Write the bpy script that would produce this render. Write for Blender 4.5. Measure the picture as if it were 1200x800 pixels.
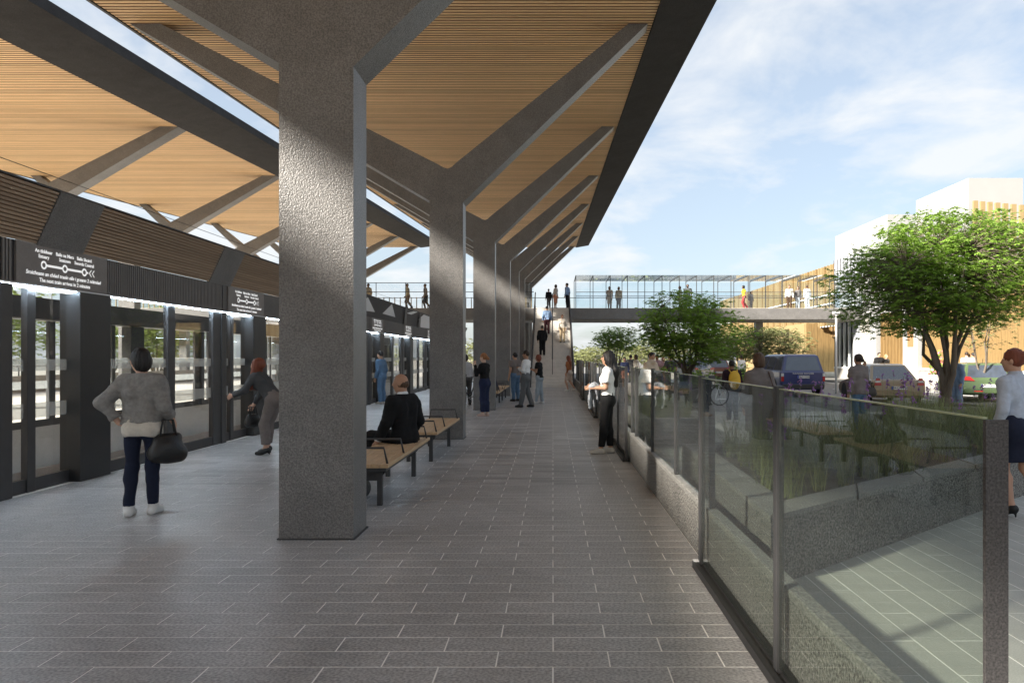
import bpy, bmesh, math, random
import numpy as np
from mathutils import Vector, Matrix

for o in list(bpy.data.objects):
    bpy.data.objects.remove(o)
SC = bpy.context.scene
COL = SC.collection
R = math.radians
random.seed(7)

# ------------------------------------------------------------------ camera
EYE, F = 1.62, 851.0          # eye height, focal length in pixels of the 1200 px wide photograph
cam_d = bpy.data.cameras.new('camera')
cam = bpy.data.objects.new('camera', cam_d); COL.objects.link(cam)
cam.location = (0, 0, EYE); cam.rotation_euler = (R(90), 0, 0)
cam_d.sensor_width = 36; cam_d.lens = 36*F/1200
cam_d.shift_x = -48/1200; cam_d.shift_y = 18/1200
cam_d.clip_start = 0.05; cam_d.clip_end = 3000
SC.camera = cam

# ------------------------------------------------------------------ world, sun, exposure
SUN_DIR = Vector((1.0, 0.63, -0.66)).normalized()
wd = bpy.data.worlds.new('World'); SC.world = wd; wd.use_nodes = True
wn = wd.node_tree; wn.nodes.clear()
def wnode(t, **k):
    n = wn.nodes.new(t)
    for a, b in k.items(): setattr(n, a, b)
    return n
wo = wnode('ShaderNodeOutputWorld'); bg = wnode('ShaderNodeBackground')
sky = wnode('ShaderNodeTexSky', sky_type='NISHITA', sun_disc=False)
sky.sun_elevation = math.asin(-SUN_DIR.z); sky.sun_rotation = math.atan2(-SUN_DIR.x, -SUN_DIR.y)
sky.dust_density = 1.6; sky.ozone_density = 1.4; sky.air_density = 1.0
tc = wnode('ShaderNodeTexCoord'); sp = wnode('ShaderNodeSeparateXYZ')
ad = wnode('ShaderNodeMath', operation='ADD'); ad.inputs[1].default_value = 0.22
mx = wnode('ShaderNodeMath', operation='MAXIMUM'); mx.inputs[1].default_value = 0.12
dx = wnode('ShaderNodeMath', operation='DIVIDE'); dy = wnode('ShaderNodeMath', operation='DIVIDE')
cb = wnode('ShaderNodeCombineXYZ')
no = wnode('ShaderNodeTexNoise'); no.inputs['Scale'].default_value = 2.3; no.inputs['Detail'].default_value = 9; no.inputs['Roughness'].default_value = 0.56
no.inputs['Distortion'].default_value = 0.25
rp = wnode('ShaderNodeValToRGB')
rp.color_ramp.elements[0].position = 0.47; rp.color_ramp.elements[0].color = (.05, .05, .05, 1)
rp.color_ramp.elements[1].position = 0.64; rp.color_ramp.elements[1].color = (.85, .85, .85, 1)
mixc = wnode('ShaderNodeMixRGB'); mixc.inputs[2].default_value = (4.2, 4.3, 4.38, 1)
L = wn.links.new
L(tc.outputs['Generated'], sp.inputs[0]); L(sp.outputs['Z'], ad.inputs[0]); L(ad.outputs[0], mx.inputs[0])
L(sp.outputs['X'], dx.inputs[0]); L(mx.outputs[0], dx.inputs[1]); L(sp.outputs['Y'], dy.inputs[0]); L(mx.outputs[0], dy.inputs[1])
L(dx.outputs[0], cb.inputs[0]); L(dy.outputs[0], cb.inputs[1]); cb.inputs[2].default_value = 3.3
L(cb.outputs[0], no.inputs['Vector']); L(no.outputs['Fac'], rp.inputs[0]); L(rp.outputs[0], mixc.inputs[0])
hz = wnode('ShaderNodeMixRGB'); hz.inputs[0].default_value = 0.55; hz.inputs[2].default_value = (2.95, 3.28, 3.6, 1)
L(sky.outputs[0], hz.inputs[1]); L(hz.outputs[0], mixc.inputs[1]); L(mixc.outputs[0], bg.inputs[0])
bg.inputs[1].default_value = 0.06
L(bg.outputs[0], wo.inputs[0])

sun_d = bpy.data.lights.new('sun', 'SUN'); sun_d.energy = 5.0; sun_d.angle = R(4.2); sun_d.color = (1.0, .93, .82)
sun = bpy.data.objects.new('sun', sun_d); COL.objects.link(sun)
sun.rotation_euler = SUN_DIR.to_track_quat('-Z', 'Y').to_euler(); sun.location = (-30, -20, 30)

vs = SC.view_settings
vs.view_transform = 'Standard'; vs.look = 'None'; vs.gamma = 1; vs.use_curve_mapping = False
vs.exposure = 1.95
SC.render.engine = 'CYCLES'
SC.cycles.max_bounces = 10; SC.cycles.transparent_max_bounces = 40; SC.cycles.diffuse_bounces = 6

# ------------------------------------------------------------------ helpers
def gx(px, d): return (px-648)*d/F
def gz(py, d): return EYE+(418-py)*d/F
def gd(py): return F*EYE/(py-418)

def hexc(h):
    h = h.lstrip('#'); c = [int(h[i:i+2], 16)/255 for i in (0, 2, 4)]
    return tuple((x/12.92 if x <= .04045 else ((x+.055)/1.055)**2.4) for x in c)

MATS = {}
def mat(name, col, rough=.7, var=.12, scale=8.0, bump=0.0, bscale=40.0, metal=0.0, stretch=(1, 1, 1), island=0.0, spec=.5,
        speck=None, blotch=0.0, emit=None, coat=0.0, trans=0.0, alpha=1.0):
    if name in MATS: return MATS[name]
    m = bpy.data.materials.new(name); m.use_nodes = True
    nt = m.node_tree; b = nt.nodes['Principled BSDF']; lk = nt.links.new
    b.inputs['Roughness'].default_value = rough; b.inputs['Metallic'].default_value = metal
    b.inputs['Specular IOR Level'].default_value = spec
    if coat: b.inputs['Coat Weight'].default_value = coat; b.inputs['Coat Roughness'].default_value = .05
    t = nt.nodes.new('ShaderNodeTexCoord'); mp = nt.nodes.new('ShaderNodeMapping'); mp.inputs['Scale'].default_value = stretch
    lk(t.outputs['Object'], mp.inputs[0])
    n = nt.nodes.new('ShaderNodeTexNoise'); n.inputs['Scale'].default_value = scale; n.inputs['Detail'].default_value = 6; n.inputs['Roughness'].default_value = .62
    lk(mp.outputs[0], n.inputs['Vector'])
    mr = nt.nodes.new('ShaderNodeMapRange'); mr.inputs[1].default_value = .25; mr.inputs[2].default_value = .75
    mr.inputs[3].default_value = 1-var; mr.inputs[4].default_value = 1+var
    lk(n.outputs['Fac'], mr.inputs[0])
    val = mr.outputs[0]
    if island:
        g = nt.nodes.new('ShaderNodeNewGeometry'); m2 = nt.nodes.new('ShaderNodeMapRange')
        m2.inputs[3].default_value = 1-island; m2.inputs[4].default_value = 1+island
        lk(g.outputs['Random Per Island'], m2.inputs[0])
        mu = nt.nodes.new('ShaderNodeMath'); mu.operation = 'MULTIPLY'; lk(val, mu.inputs[0]); lk(m2.outputs[0], mu.inputs[1]); val = mu.outputs[0]
    if speck:   # (scale, amount): fine mineral grains
        v = nt.nodes.new('ShaderNodeTexNoise'); v.inputs['Scale'].default_value = speck[0]; v.inputs['Detail'].default_value = 3
        lk(t.outputs['Object'], v.inputs['Vector'])
        m3 = nt.nodes.new('ShaderNodeMapRange'); m3.inputs[1].default_value = .35; m3.inputs[2].default_value = .68
        m3.inputs[3].default_value = 1-speck[1]; m3.inputs[4].default_value = 1+speck[1]
        lk(v.outputs['Fac'], m3.inputs[0])
        mu = nt.nodes.new('ShaderNodeMath'); mu.operation = 'MULTIPLY'; lk(val, mu.inputs[0]); lk(m3.outputs[0], mu.inputs[1]); val = mu.outputs[0]
    if blotch:  # slow tone changes: wear and water marks
        v = nt.nodes.new('ShaderNodeTexNoise'); v.inputs['Scale'].default_value = .55; v.inputs['Detail'].default_value = 7; v.inputs['Roughness'].default_value = .68; v.inputs['Distortion'].default_value = .8
        ge = nt.nodes.new('ShaderNodeNewGeometry'); lk(ge.outputs['Position'], v.inputs['Vector'])
        m3 = nt.nodes.new('ShaderNodeMapRange'); m3.inputs[1].default_value = .3; m3.inputs[2].default_value = .7
        m3.inputs[3].default_value = 1-blotch; m3.inputs[4].default_value = 1+blotch
        lk(v.outputs['Fac'], m3.inputs[0])
        mu = nt.nodes.new('ShaderNodeMath'); mu.operation = 'MULTIPLY'; lk(val, mu.inputs[0]); lk(m3.outputs[0], mu.inputs[1]); val = mu.outputs[0]
    vm = nt.nodes.new('ShaderNodeVectorMath'); vm.operation = 'SCALE'; vm.inputs[0].default_value = col[:3]
    lk(val, vm.inputs['Scale']); lk(vm.outputs[0], b.inputs['Base Color'])
    if bump:
        nb = nt.nodes.new('ShaderNodeTexNoise'); nb.inputs['Scale'].default_value = bscale; nb.inputs['Detail'].default_value = 5
        lk(mp.outputs[0], nb.inputs['Vector'])
        bp = nt.nodes.new('ShaderNodeBump'); bp.inputs['Strength'].default_value = bump; bp.inputs['Distance'].default_value = .02
        lk(nb.outputs['Fac'], bp.inputs['Height']); lk(bp.outputs[0], b.inputs['Normal'])
    if emit:
        b.inputs['Emission Color'].default_value = (*emit[0], 1); b.inputs['Emission Strength'].default_value = emit[1]
    if trans:
        o = nt.nodes['Material Output']; tr = nt.nodes.new('ShaderNodeBsdfTranslucent'); ms = nt.nodes.new('ShaderNodeMixShader')
        lk(vm.outputs[0], tr.inputs[0]); ms.inputs[0].default_value = trans
        lk(b.outputs[0], ms.inputs[1]); lk(tr.outputs[0], ms.inputs[2]); lk(ms.outputs[0], o.inputs[0])
    MATS[name] = m; return m

def glass(name, tint=(.86, .9, .88), ior=1.5, rough=0.0, frost=0.0):
    if name in MATS: return MATS[name]
    m = bpy.data.materials.new(name); m.use_nodes = True; nt = m.node_tree; nt.nodes.clear(); lk = nt.links.new
    o = nt.nodes.new('ShaderNodeOutputMaterial'); tr = nt.nodes.new('ShaderNodeBsdfTransparent'); tr.inputs[0].default_value = (*tint, 1)
    gl = nt.nodes.new('ShaderNodeBsdfGlossy'); gl.inputs['Roughness'].default_value = rough
    ge = nt.nodes.new('ShaderNodeNewGeometry'); dp = nt.nodes.new('ShaderNodeVectorMath'); dp.operation = 'DOT_PRODUCT'
    lk(ge.outputs['Incoming'], dp.inputs[0]); lk(ge.outputs['Normal'], dp.inputs[1])
    def mth(op, a, b=None, clamp=False):
        n_ = nt.nodes.new('ShaderNodeMath'); n_.operation = op; n_.use_clamp = clamp
        for i_, q in enumerate((a, b)):
            if q is None: continue
            if isinstance(q, (int, float)): n_.inputs[i_].default_value = q
            else: lk(q, n_.inputs[i_])
        return n_.outputs[0]
    f0 = ((ior-1)/(ior+1))**2      # Schlick's reflectance, the same from both sides of the pane
    fres = mth('ADD', mth('MULTIPLY', mth('POWER', mth('SUBTRACT', 1.0, mth('ABSOLUTE', dp.outputs['Value'])), 5.0), 1-f0), f0, True)
    # faint unevenness of float glass
    t = nt.nodes.new('ShaderNodeTexCoord'); n = nt.nodes.new('ShaderNodeTexNoise'); n.inputs['Scale'].default_value = 1.1
    bp = nt.nodes.new('ShaderNodeBump'); bp.inputs['Strength'].default_value = .012; bp.inputs['Distance'].default_value = .02
    lk(t.outputs['Object'], n.inputs['Vector']); lk(n.outputs['Fac'], bp.inputs['Height']); lk(bp.outputs[0], gl.inputs['Normal'])
    mx = nt.nodes.new('ShaderNodeMixShader'); lk(fres, mx.inputs[0]); lk(tr.outputs[0], mx.inputs[1]); lk(gl.outputs[0], mx.inputs[2])
    last = mx.outputs[0]
    if frost:
        df = nt.nodes.new('ShaderNodeBsdfDiffuse'); df.inputs[0].default_value = (.75, .78, .8, 1)
        tl = nt.nodes.new('ShaderNodeBsdfTranslucent'); tl.inputs[0].default_value = (.75, .78, .8, 1)
        a = nt.nodes.new('ShaderNodeMixShader'); a.inputs[0].default_value = .5; lk(df.outputs[0], a.inputs[1]); lk(tl.outputs[0], a.inputs[2])
        m2 = nt.nodes.new('ShaderNodeMixShader'); m2.inputs[0].default_value = frost; lk(last, m2.inputs[1]); lk(a.outputs[0], m2.inputs[2]); last = m2.outputs[0]
    lk(last, o.inputs[0]); MATS[name] = m; return m

class MB:
    """collects faces for one mesh object"""
    def __init__(s): s.v = []; s.f = []; s.m = []
    def add(s, vs, fs, mi=0):
        b = len(s.v); s.v += [tuple(p) for p in vs]
        for q in fs: s.f.append(tuple(b+i for i in q)); s.m.append(mi)
        return s
    def box(s, x0, x1, y0, y1, z0, z1, mi=0):
        return s.add([(x0, y0, z0), (x1, y0, z0), (x1, y1, z0), (x0, y1, z0), (x0, y0, z1), (x1, y0, z1), (x1, y1, z1), (x0, y1, z1)],
                     [(0, 3, 2, 1), (4, 5, 6, 7), (0, 1, 5, 4), (1, 2, 6, 5), (2, 3, 7, 6), (3, 0, 4, 7)], mi)
    def cbox(s, x0, x1, y0, y1, z0, z1, c=.004, mi=0):      # box with chamfered top edge
        return s.add([(x0, y0, z0), (x1, y0, z0), (x1, y1, z0), (x0, y1, z0), (x0, y0, z1-c), (x1, y0, z1-c), (x1, y1, z1-c), (x0, y1, z1-c),
                      (x0+c, y0+c, z1), (x1-c, y0+c, z1), (x1-c, y1-c, z1), (x0+c, y1-c, z1)],
                     [(0, 1, 5, 4), (1, 2, 6, 5), (2, 3, 7, 6), (3, 0, 4, 7), (4, 5, 9, 8), (5, 6, 10, 9), (6, 7, 11, 10), (7, 4, 8, 11), (8, 9, 10, 11)], mi)
    def prism(s, poly, a0, a1, axis='y', mi=0):
        n = len(poly)
        if axis == 'y': P = lambda p, t: (p[0], t, p[1])
        elif axis == 'x': P = lambda p, t: (t, p[0], p[1])
        else: P = lambda p, t: (p[0], p[1], t)
        vs = [P(p, a0) for p in poly]+[P(p, a1) for p in poly]
        fs = [tuple(range(n)), tuple(range(2*n-1, n-1, -1))]+[(i, i+n, (i+1) % n+n, (i+1) % n) for i in range(n)]
        return s.add(vs, fs, mi)
    def tube(s, pts, rad, n=8, mi=0, cap=True):
        pts = [Vector(p) for p in pts]
        if not hasattr(rad, '__len__'): rad = [rad]*len(pts)
        b = len(s.v); prev = None
        for i, p in enumerate(pts):
            d = (pts[min(i+1, len(pts)-1)]-pts[max(i-1, 0)]).normalized()
            if prev is None:
                prev = d.orthogonal().normalized()
            u = (prev-d*prev.dot(d)).normalized(); w = d.cross(u); prev = u
            for k in range(n):
                a = 2*math.pi*k/n; s.v.append(tuple(p+(u*math.cos(a)+w*math.sin(a))*rad[i]))
        for i in range(len(pts)-1):
            for k in range(n):
                s.f.append((b+i*n+k, b+i*n+(k+1) % n, b+(i+1)*n+(k+1) % n, b+(i+1)*n+k)); s.m.append(mi)
        if cap:
            s.f.append(tuple(b+k for k in range(n-1, -1, -1))); s.m.append(mi)
            e = b+(len(pts)-1)*n; s.f.append(tuple(e+k for k in range(n))); s.m.append(mi)
        return s
    def ring(s, c, r, t, n=20, m=8, axis=0, mi=0):            # torus, axis 0 = x
        b = len(s.v)
        for i in range(n):
            a = 2*math.pi*i/n
            for j in range(m):
                q = 2*math.pi*j/m; rr = r+t*math.cos(q); h = t*math.sin(q)
                p = (h, rr*math.cos(a), rr*math.sin(a)) if axis == 0 else (rr*math.cos(a), rr*math.sin(a), h)
                s.v.append((c[0]+p[0], c[1]+p[1], c[2]+p[2]))
        for i in range(n):
            for j in range(m):
                s.f.append((b+i*m+j, b+((i+1) % n)*m+j, b+((i+1) % n)*m+(j+1) % m, b+i*m+(j+1) % m)); s.m.append(mi)
        return s
    def mesh(s, name, mats, smooth=False):
        me = bpy.data.meshes.new(name); me.from_pydata(s.v, [], s.f)
        for m in (mats if isinstance(mats, (list, tuple)) else [mats]): me.materials.append(m)
        if any(s.m): me.polygons.foreach_set('material_index', s.m)
        if smooth: me.polygons.foreach_set('use_smooth', [True]*len(s.f))
        me.update(); return me
    def build(s, name, mats, parent=None, smooth=False, bevel=0.0, fix=True):
        me = s.mesh(name, mats, smooth)
        if fix:
            bm = bmesh.new(); bm.from_mesh(me); bmesh.ops.recalc_face_normals(bm, faces=bm.faces); bm.to_mesh(me); bm.free()
        o = bpy.data.objects.new(name, me); COL.objects.link(o)
        if parent is not None: attach(o, parent)
        if bevel:
            b = o.modifiers.new('bevel', 'BEVEL'); b.width = bevel; b.segments = 2; b.limit_method = 'ANGLE'
        return o

def attach(o, parent):          # keep world coordinates written in the mesh
    o.parent = parent
    M = Matrix.Identity(4); p = parent
    M = wmat(parent)
    o.matrix_parent_inverse = M.inverted()
WM = {}
def wmat(o):
    return WM.get(o.name, Matrix.Identity(4))
def tag(o, label=None, cat=None, group=None, kind=None):
    if label: o['label'] = label
    if cat: o['category'] = cat
    if group: o['group'] = group
    if kind: o['kind'] = kind
    return o
def thing(name, label, cat, loc=(0, 0, 0), group=None, rz=0.0):
    o = bpy.data.objects.new(name, None); COL.objects.link(o); o.location = loc; o.rotation_euler = (0, 0, rz); o.empty_display_size = .2
    WM[o.name] = Matrix.Translation(loc) @ Matrix.Rotation(rz, 4, 'Z')
    return tag(o, label, cat, group)
def local(o, parent):           # mesh written in the parent's own coordinates
    o.parent = parent; return o
def struct(o): o['kind'] = 'structure'; return o
def inst(me, name, parent=None, loc=(0, 0, 0), rot=(0, 0, 0)):
    o = bpy.data.objects.new(name, me); COL.objects.link(o); o.location = loc; o.rotation_euler = rot
    if parent is not None: attach(o, parent)
    return o
def copy_tree(o, loc=None, rz=None, parent=None):
    c = o.copy(); COL.objects.link(c)
    if parent is not None:
        inv = o.matrix_parent_inverse.copy(); c.parent = parent; c.matrix_parent_inverse = inv
    if loc is not None: c.location = loc
    if rz is not None: c.rotation_euler = (0, 0, rz)
    for ch in list(o.children): copy_tree(ch, parent=c)
    return c
def text_mesh(txt, size, name, material, align='CENTER', shear=0.0, ext=0.0015):
    cu = bpy.data.curves.new(name, 'FONT'); cu.body = txt; cu.size = size; cu.align_x = align; cu.align_y = 'CENTER'; cu.shear = shear
    cu.extrude = ext; cu.resolution_u = 3; cu.offset = size*.012
    t = bpy.data.objects.new('t', cu); COL.objects.link(t)
    dg = bpy.context.evaluated_depsgraph_get()
    me = bpy.data.meshes.new_from_object(t.evaluated_get(dg)); me.name = name
    bpy.data.objects.remove(t); bpy.data.curves.remove(cu)
    me.materials.clear(); me.materials.append(material); return me

# ------------------------------------------------------------------ materials
M_CONC = mat('speckled_dark_concrete', (.135, .130, .127), .38, .2, 3.0, .40, 70, speck=(70, .42), blotch=.14, spec=.8)
M_CONC_L = mat('pale_concrete', (.42, .40, .37), .85, .10, 2.0, .2, 60, speck=(60, .10))
M_PAVER = mat('grey_paver', (.335, .330, .332), .40, .16, 5, .12, 60, stretch=(1, 2.5, 1), island=.19, speck=(58, .36), spec=.5, blotch=.24)
M_MORTAR = mat('pale_joint_mortar', (.86, .84, .81), .9, .1, 30)
M_SLAT = mat('oak_slat', (.90, .60, .32), .6, .16, 3, 0, stretch=(.35, 6, 6), island=.18)
M_BACK = mat('dark_lining_and_gap_shade', (.26, .13, .055), .9, .1, 4)  # roof and wall backing; on slat sides it is painted gap shade
M_FASC = mat('weathered_timber_strip', (.31, .225, .155), .75, .14, 4, stretch=(6, .4, 6), island=.14)
M_DMET = mat('charcoal_metal', (.055, .054, .056), .5, .12, 6, .04, 80, metal=.3)
M_RIB = mat('ribbed_grey_panel', (.15, .143, .14), .55, .10, 5)
M_SIGN = mat('grey_sign_panel', (.20, .185, .178), .6, .08, 5, speck=(120, .12))
M_BLACK = mat('black_steel', (.018, .018, .019), .45, .1, 6)
M_WHITE = mat('white_print', (.85, .85, .84), .6, .02)
M_TEXT = mat('lit_display_lettering', (.85, .85, .84), .6, .02, emit=((1, 1, 1), .14))
M_STRIP = mat('white_metal_strip', (.72, .73, .74), .35, .04)
M_LED = mat('light_bar', (.9, .9, .9), .4, .02, emit=((1, .97, .92), .7))
M_GLASS = glass('screen_glass', (.965, .975, .975), 1.45)
M_FROST = glass('frosted_glass', (.9, .92, .92), 1.45, frost=.28)
M_FENCE = glass('tinted_fence_glass', (.84, .87, .84), 1.66, frost=.012)
M_FEDGE = mat('green_glass_edge', (.42, .47, .30), .2, .1)
M_BGLASS = glass('bridge_glass', (.93, .965, .99), 1.42)
M_AGG = mat('exposed_aggregate', (.165, .158, .145), .8, .2, 3, .6, 80, speck=(62, .95), blotch=.12)
M_KERBTOP = mat('honed_stone_cap', (.20, .195, .182), .75, .16, 4, .25, 60, speck=(70, .5), blotch=.15)
M_ASPH = mat('asphalt', (.16, .157, .155), .9, .2, 1.2, .25, 140, speck=(150, .3))
M_PLAZA = mat('plaza_paver', (.40, .40, .365), .75, .10, 4, .08, 70, island=.10, speck=(120, .14))
M_SOIL = mat('planting_soil', (.045, .036, .026), .95, .35, 9, .6, 40)
M_GRND = mat('ground_gravel', (.26, .245, .215), .95, .25, .6, .2, 30)
M_ROOF = mat('roof_membrane', (.20, .195, .19), .85, .12, 1.5)
M_WOODB = mat('bench_timber', (.50, .335, .19), .55, .18, 6, .05, 60, stretch=(5, .5, 5), island=.12)
M_GOLD = mat('golden_timber_cladding', (.19, .122, .048), .6, .3, 3, stretch=(4, 4, .4), island=.14)
M_GOLDP = mat('pale_gold_panel', (.25, .182, .085), .65, .1, 2, stretch=(3, 3, .5), island=.08)
M_BWHITE = mat('white_render_wall', (.27, .27, .268), .8, .04, 1.2)
M_BGREY = mat('grey_metal_cladding', (.30, .31, .34), .55, .1, 2)
M_STONE = mat('ashlar_grey_stone', (.30, .285, .26), .85, .16, 5, .2, 50)
M_WPAINT = mat('white_paint', (.78, .78, .76), .6, .08, 4)
M_BARK = mat('grey_bark', (.13, .105, .08), .9, .3, 14, .6, 60, stretch=(1, 1, .3))
M_LEAF = mat('maple_leaf', (.22, .35, .055), .5, .12, 4, island=.42, trans=.5)
M_LEAF2 = mat('light_leaf', (.20, .26, .06), .55, .12, 4, island=.35, trans=.38)
M_LEAF3 = mat('olive_leaf', (.20, .215, .085), .6, .12, 4, island=.32, trans=.32)
M_GRASS = mat('planter_grass', (.19, .215, .085), .7, .2, 6, island=.4, trans=.3)
M_FLOWER = mat('purple_flower', (.22, .10, .27), .7, .1, 6, island=.3)
M_PINK = mat('pink_blossom', (.55, .15, .17), .7, .1, 6, island=.3)
M_BALLAST = mat('track_ballast', (.42, .39, .355), .95, .3, 10, .6, 30)
M_RAIL = mat('steel_rail', (.33, .30, .28), .35, .1, 5, metal=.8)
M_STAIR = mat('stair_stone', (.62, .58, .53), .8, .1, 3, speck=(60, .12), island=.05)
M_OPP = mat('pale_platform_paving', (.54, .52, .49), .8, .1, 2, speck=(60, .1))
M_POST = mat('dark_speckled_post', (.075, .07, .07), .7, .15, 6, .1, 120, speck=(160, .45))
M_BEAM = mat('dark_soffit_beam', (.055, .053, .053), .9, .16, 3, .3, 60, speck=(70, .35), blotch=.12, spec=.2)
M_GALL = mat('dark_timber_wall', (.17, .11, .05), .8, .2, 3, stretch=(3, 3, .5))  # gallery wall timber, a darker brown than the fins
M_LAMP = mat('lamp_diffuser', (.9, .92, .95), .5, .02, emit=((.66, .84, 1.0), 17.0))
# ================================================================== SETTING
SL = 0.0595                       # the canopies climb gently along the platform
def ceil_z(y): return 7.32+SL*y

# far ground
g = MB().add([(-900, -300, -1.25), (900, -300, -1.25), (900, 1500, -1.25), (-900, 1500, -1.25)], [(0, 1, 2, 3)]).build('ground', M_GRND); struct(g)

# platform floor: mortar bed + pavers
PF0, PF1, PY0, PY1 = -6.20, 1.19, -4.0, 58.0
plat = MB().box(PF0-.12, PF1, PY0, PY1, -1.2, -.0013).build('platform_floor', M_MORTAR); struct(plat)
PL, PW, GAP = .60, .20, .005
def paver_mesh(l, w, name, m): return MB().cbox(-l/2+GAP/2, l/2-GAP/2, -w/2+GAP/2, w/2-GAP/2, -.02, 0, .0025).mesh(name, m)
pm_full = paver_mesh(PL, PW, 'paver', M_PAVER)
rest = MB(); cand = []
nrow = int((PY1-PY0)/PW)
for r in range(nrow):
    y = PY0+PW*(r+.5); x = -12*PL+(PL/2 if r % 2 else 0)
    while x < PF1:
        a, b = max(x, PF0), min(x+PL, PF1)
        if b-a > .03:
            cx = (a+b)/2; u = 648+cx*F/max(y, .1); v = 418+EYE*F/max(y, .1)
            vis = y > 3.3 and v < 812 and -90 < u < 1250
            cand.append(((0 if vis else 1), y+abs(cx)*.12, a, b, y))
        x += PL
cand.sort()
for i, (nv, _, a, b, y) in enumerate(cand):
    if i < 300:
        me = pm_full if b-a > PL-.001 else paver_mesh(b-a, PW, 'paver', M_PAVER)
        o = inst(me, 'paver', plat, ((a+b)/2, y, random.uniform(-.0008, .0008)))
    else:
        rest.cbox(a+GAP/2, b-GAP/2, y-PW/2+GAP/2, y+PW/2-GAP/2, -.02, random.uniform(-.001, .0005), .0025)
o = rest.build('farther_pavers', M_PAVER, plat, fix=False); o['kind'] = 'stuff'

# trackbed, rails, opposite platform
tb = MB().box(-11.9, -6.32, -4, 70, -1.24, -.95).build('track_bed', M_BALLAST); struct(tb)
for x in (-7.0, -8.44, -9.75, -11.2):
    MB().box(x-.035, x+.035, -4, 70, -.95, -.80).build('rail', M_RAIL, tb)
op = MB().box(-24.5, -12.02, -4, 58, -1.2, 0).build('opposite_platform', M_OPP); struct(op)

# ------------------------------------------------------------------ canopies
def canopy(label, x0, x1, strip, sub):
    """x0..x1 slatted soffit, strip = (inner x, outer x) smooth edge beam"""
    t = thing('station_canopy', label, 'canopy', ((x0+x1)/2, 29, 0))
    ya, yb = -14, 62.6
    lo = MB(); hi = .34
    xa, xb = min(x0, strip[0], strip[1]), max(x1, strip[0], strip[1])
    z = ceil_z
    def slab(mb, xl, xr, dl, dr, th):
        mb.add([(xl, ya, z(ya)+dl), (xr, ya, z(ya)+dr), (xr, yb, z(yb)+dr), (xl, yb, z(yb)+dl),
                (xl, ya, z(ya)+th), (xr, ya, z(ya)+th), (xr, yb, z(yb)+th), (xl, yb, z(yb)+th)],
               [(0, 3, 2, 1), (4, 5, 6, 7), (0, 1, 5, 4), (1, 2, 6, 5), (2, 3, 7, 6), (3, 0, 4, 7)])
    slab(lo, x0, x1, .05, .05, hi); lo.build('roof_deck', [M_BACK], t)
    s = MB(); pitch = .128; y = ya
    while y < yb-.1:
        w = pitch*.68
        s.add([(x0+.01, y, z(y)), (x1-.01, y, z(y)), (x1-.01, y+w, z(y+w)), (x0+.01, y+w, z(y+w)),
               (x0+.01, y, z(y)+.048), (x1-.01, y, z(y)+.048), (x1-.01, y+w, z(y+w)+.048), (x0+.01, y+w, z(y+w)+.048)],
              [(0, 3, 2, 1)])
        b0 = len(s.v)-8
        for q in ((0, 1, 5, 4), (1, 2, 6, 5), (2, 3, 7, 6), (3, 0, 4, 7)): s.f.append(tuple(b0+i for i in q)); s.m.append(1)  # slat sides coloured dark, putting the shade of the gaps into the colour
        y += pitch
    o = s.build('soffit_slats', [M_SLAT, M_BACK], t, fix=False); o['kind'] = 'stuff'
    a, b = strip; m = MB()
    da, db = .0, .16
    if a < b: slab(m, a, b, da-.03, db, .40)
    else: slab(m, b, a, db, da-.03, .40)
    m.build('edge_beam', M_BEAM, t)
    m = MB(); ex = x0 if strip[0] >= x1-.01 else x1
    sg = -1 if ex == x0 else 1
    slab(m, min(ex, ex+sg*.06), max(ex, ex+sg*.06), -.02, -.02, .38); m.build('edge_trim', M_DMET, t)
    m = MB(); slab(m, x0-.05, x1+.05, .345, .345, .40); m.build('roof_membrane', M_ROOF, t)
    return t
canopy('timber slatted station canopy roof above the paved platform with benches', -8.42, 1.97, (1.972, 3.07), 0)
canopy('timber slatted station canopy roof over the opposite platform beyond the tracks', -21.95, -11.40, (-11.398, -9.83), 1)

# ------------------------------------------------------------------ Y columns
Y0C, SP = 6.44, 7.85
def ycolumn(k, mirror, label, group):
    y = Y0C+SP*k; dz = SL*(y-14.14); d = .45
    mx = (lambda x: -19.72-x) if mirror else (lambda x: x)
    top = 8.16+dz+.035
    fx = [(-2.26, 5.395), (-2.16, 5.335), (-2.07, 5.31), (-1.99, 5.345), (-1.92, 5.415)]
    t = thing('y_shaped_column', label, 'column', (mx(-2.10), y+d/2, 0), group)
    P = lambda pts: [(mx(a), b+dz) for a, b in pts]
    sh = [(mx(-2.43), 0), (mx(-1.77), 0)]+P([(-1.77, 4.65)]+[fx[2]]+[(-2.43, 4.68)])
    MB().prism(sh, y, y+d).build('shaft', M_CONC, t)
    dd = .004
    ra = P([(-1.77, 4.65)])+[(mx(1.90), top), (mx(1.53), top)]+P([fx[4], fx[3], fx[2]])
    MB().prism(ra, y+dd*0, y+d).build('arm', M_CONC, t)
    la = P([(-2.43, 4.68), fx[2], fx[1], fx[0]])+[(mx(-7.80), top), (mx(-8.38), top)]
    MB().prism(la, y, y+d).build('arm', M_CONC, t)
    b = MB().box(mx(-2.10)-.345, mx(-2.10)+.345, y-.015, y+d+.015, 0, .012).build('base_plate', M_DMET, t)
    return t
for k in range(-1, 8):
    ycolumn(k, False, 'tall speckled grey Y-shaped concrete column standing on the paved platform', 'Y-shaped columns on the platform')
for k in range(1, 8):
    ycolumn(k, True, 'grey Y-shaped concrete column on the opposite platform behind the track screens', 'Y-shaped columns on the opposite platform')

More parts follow.
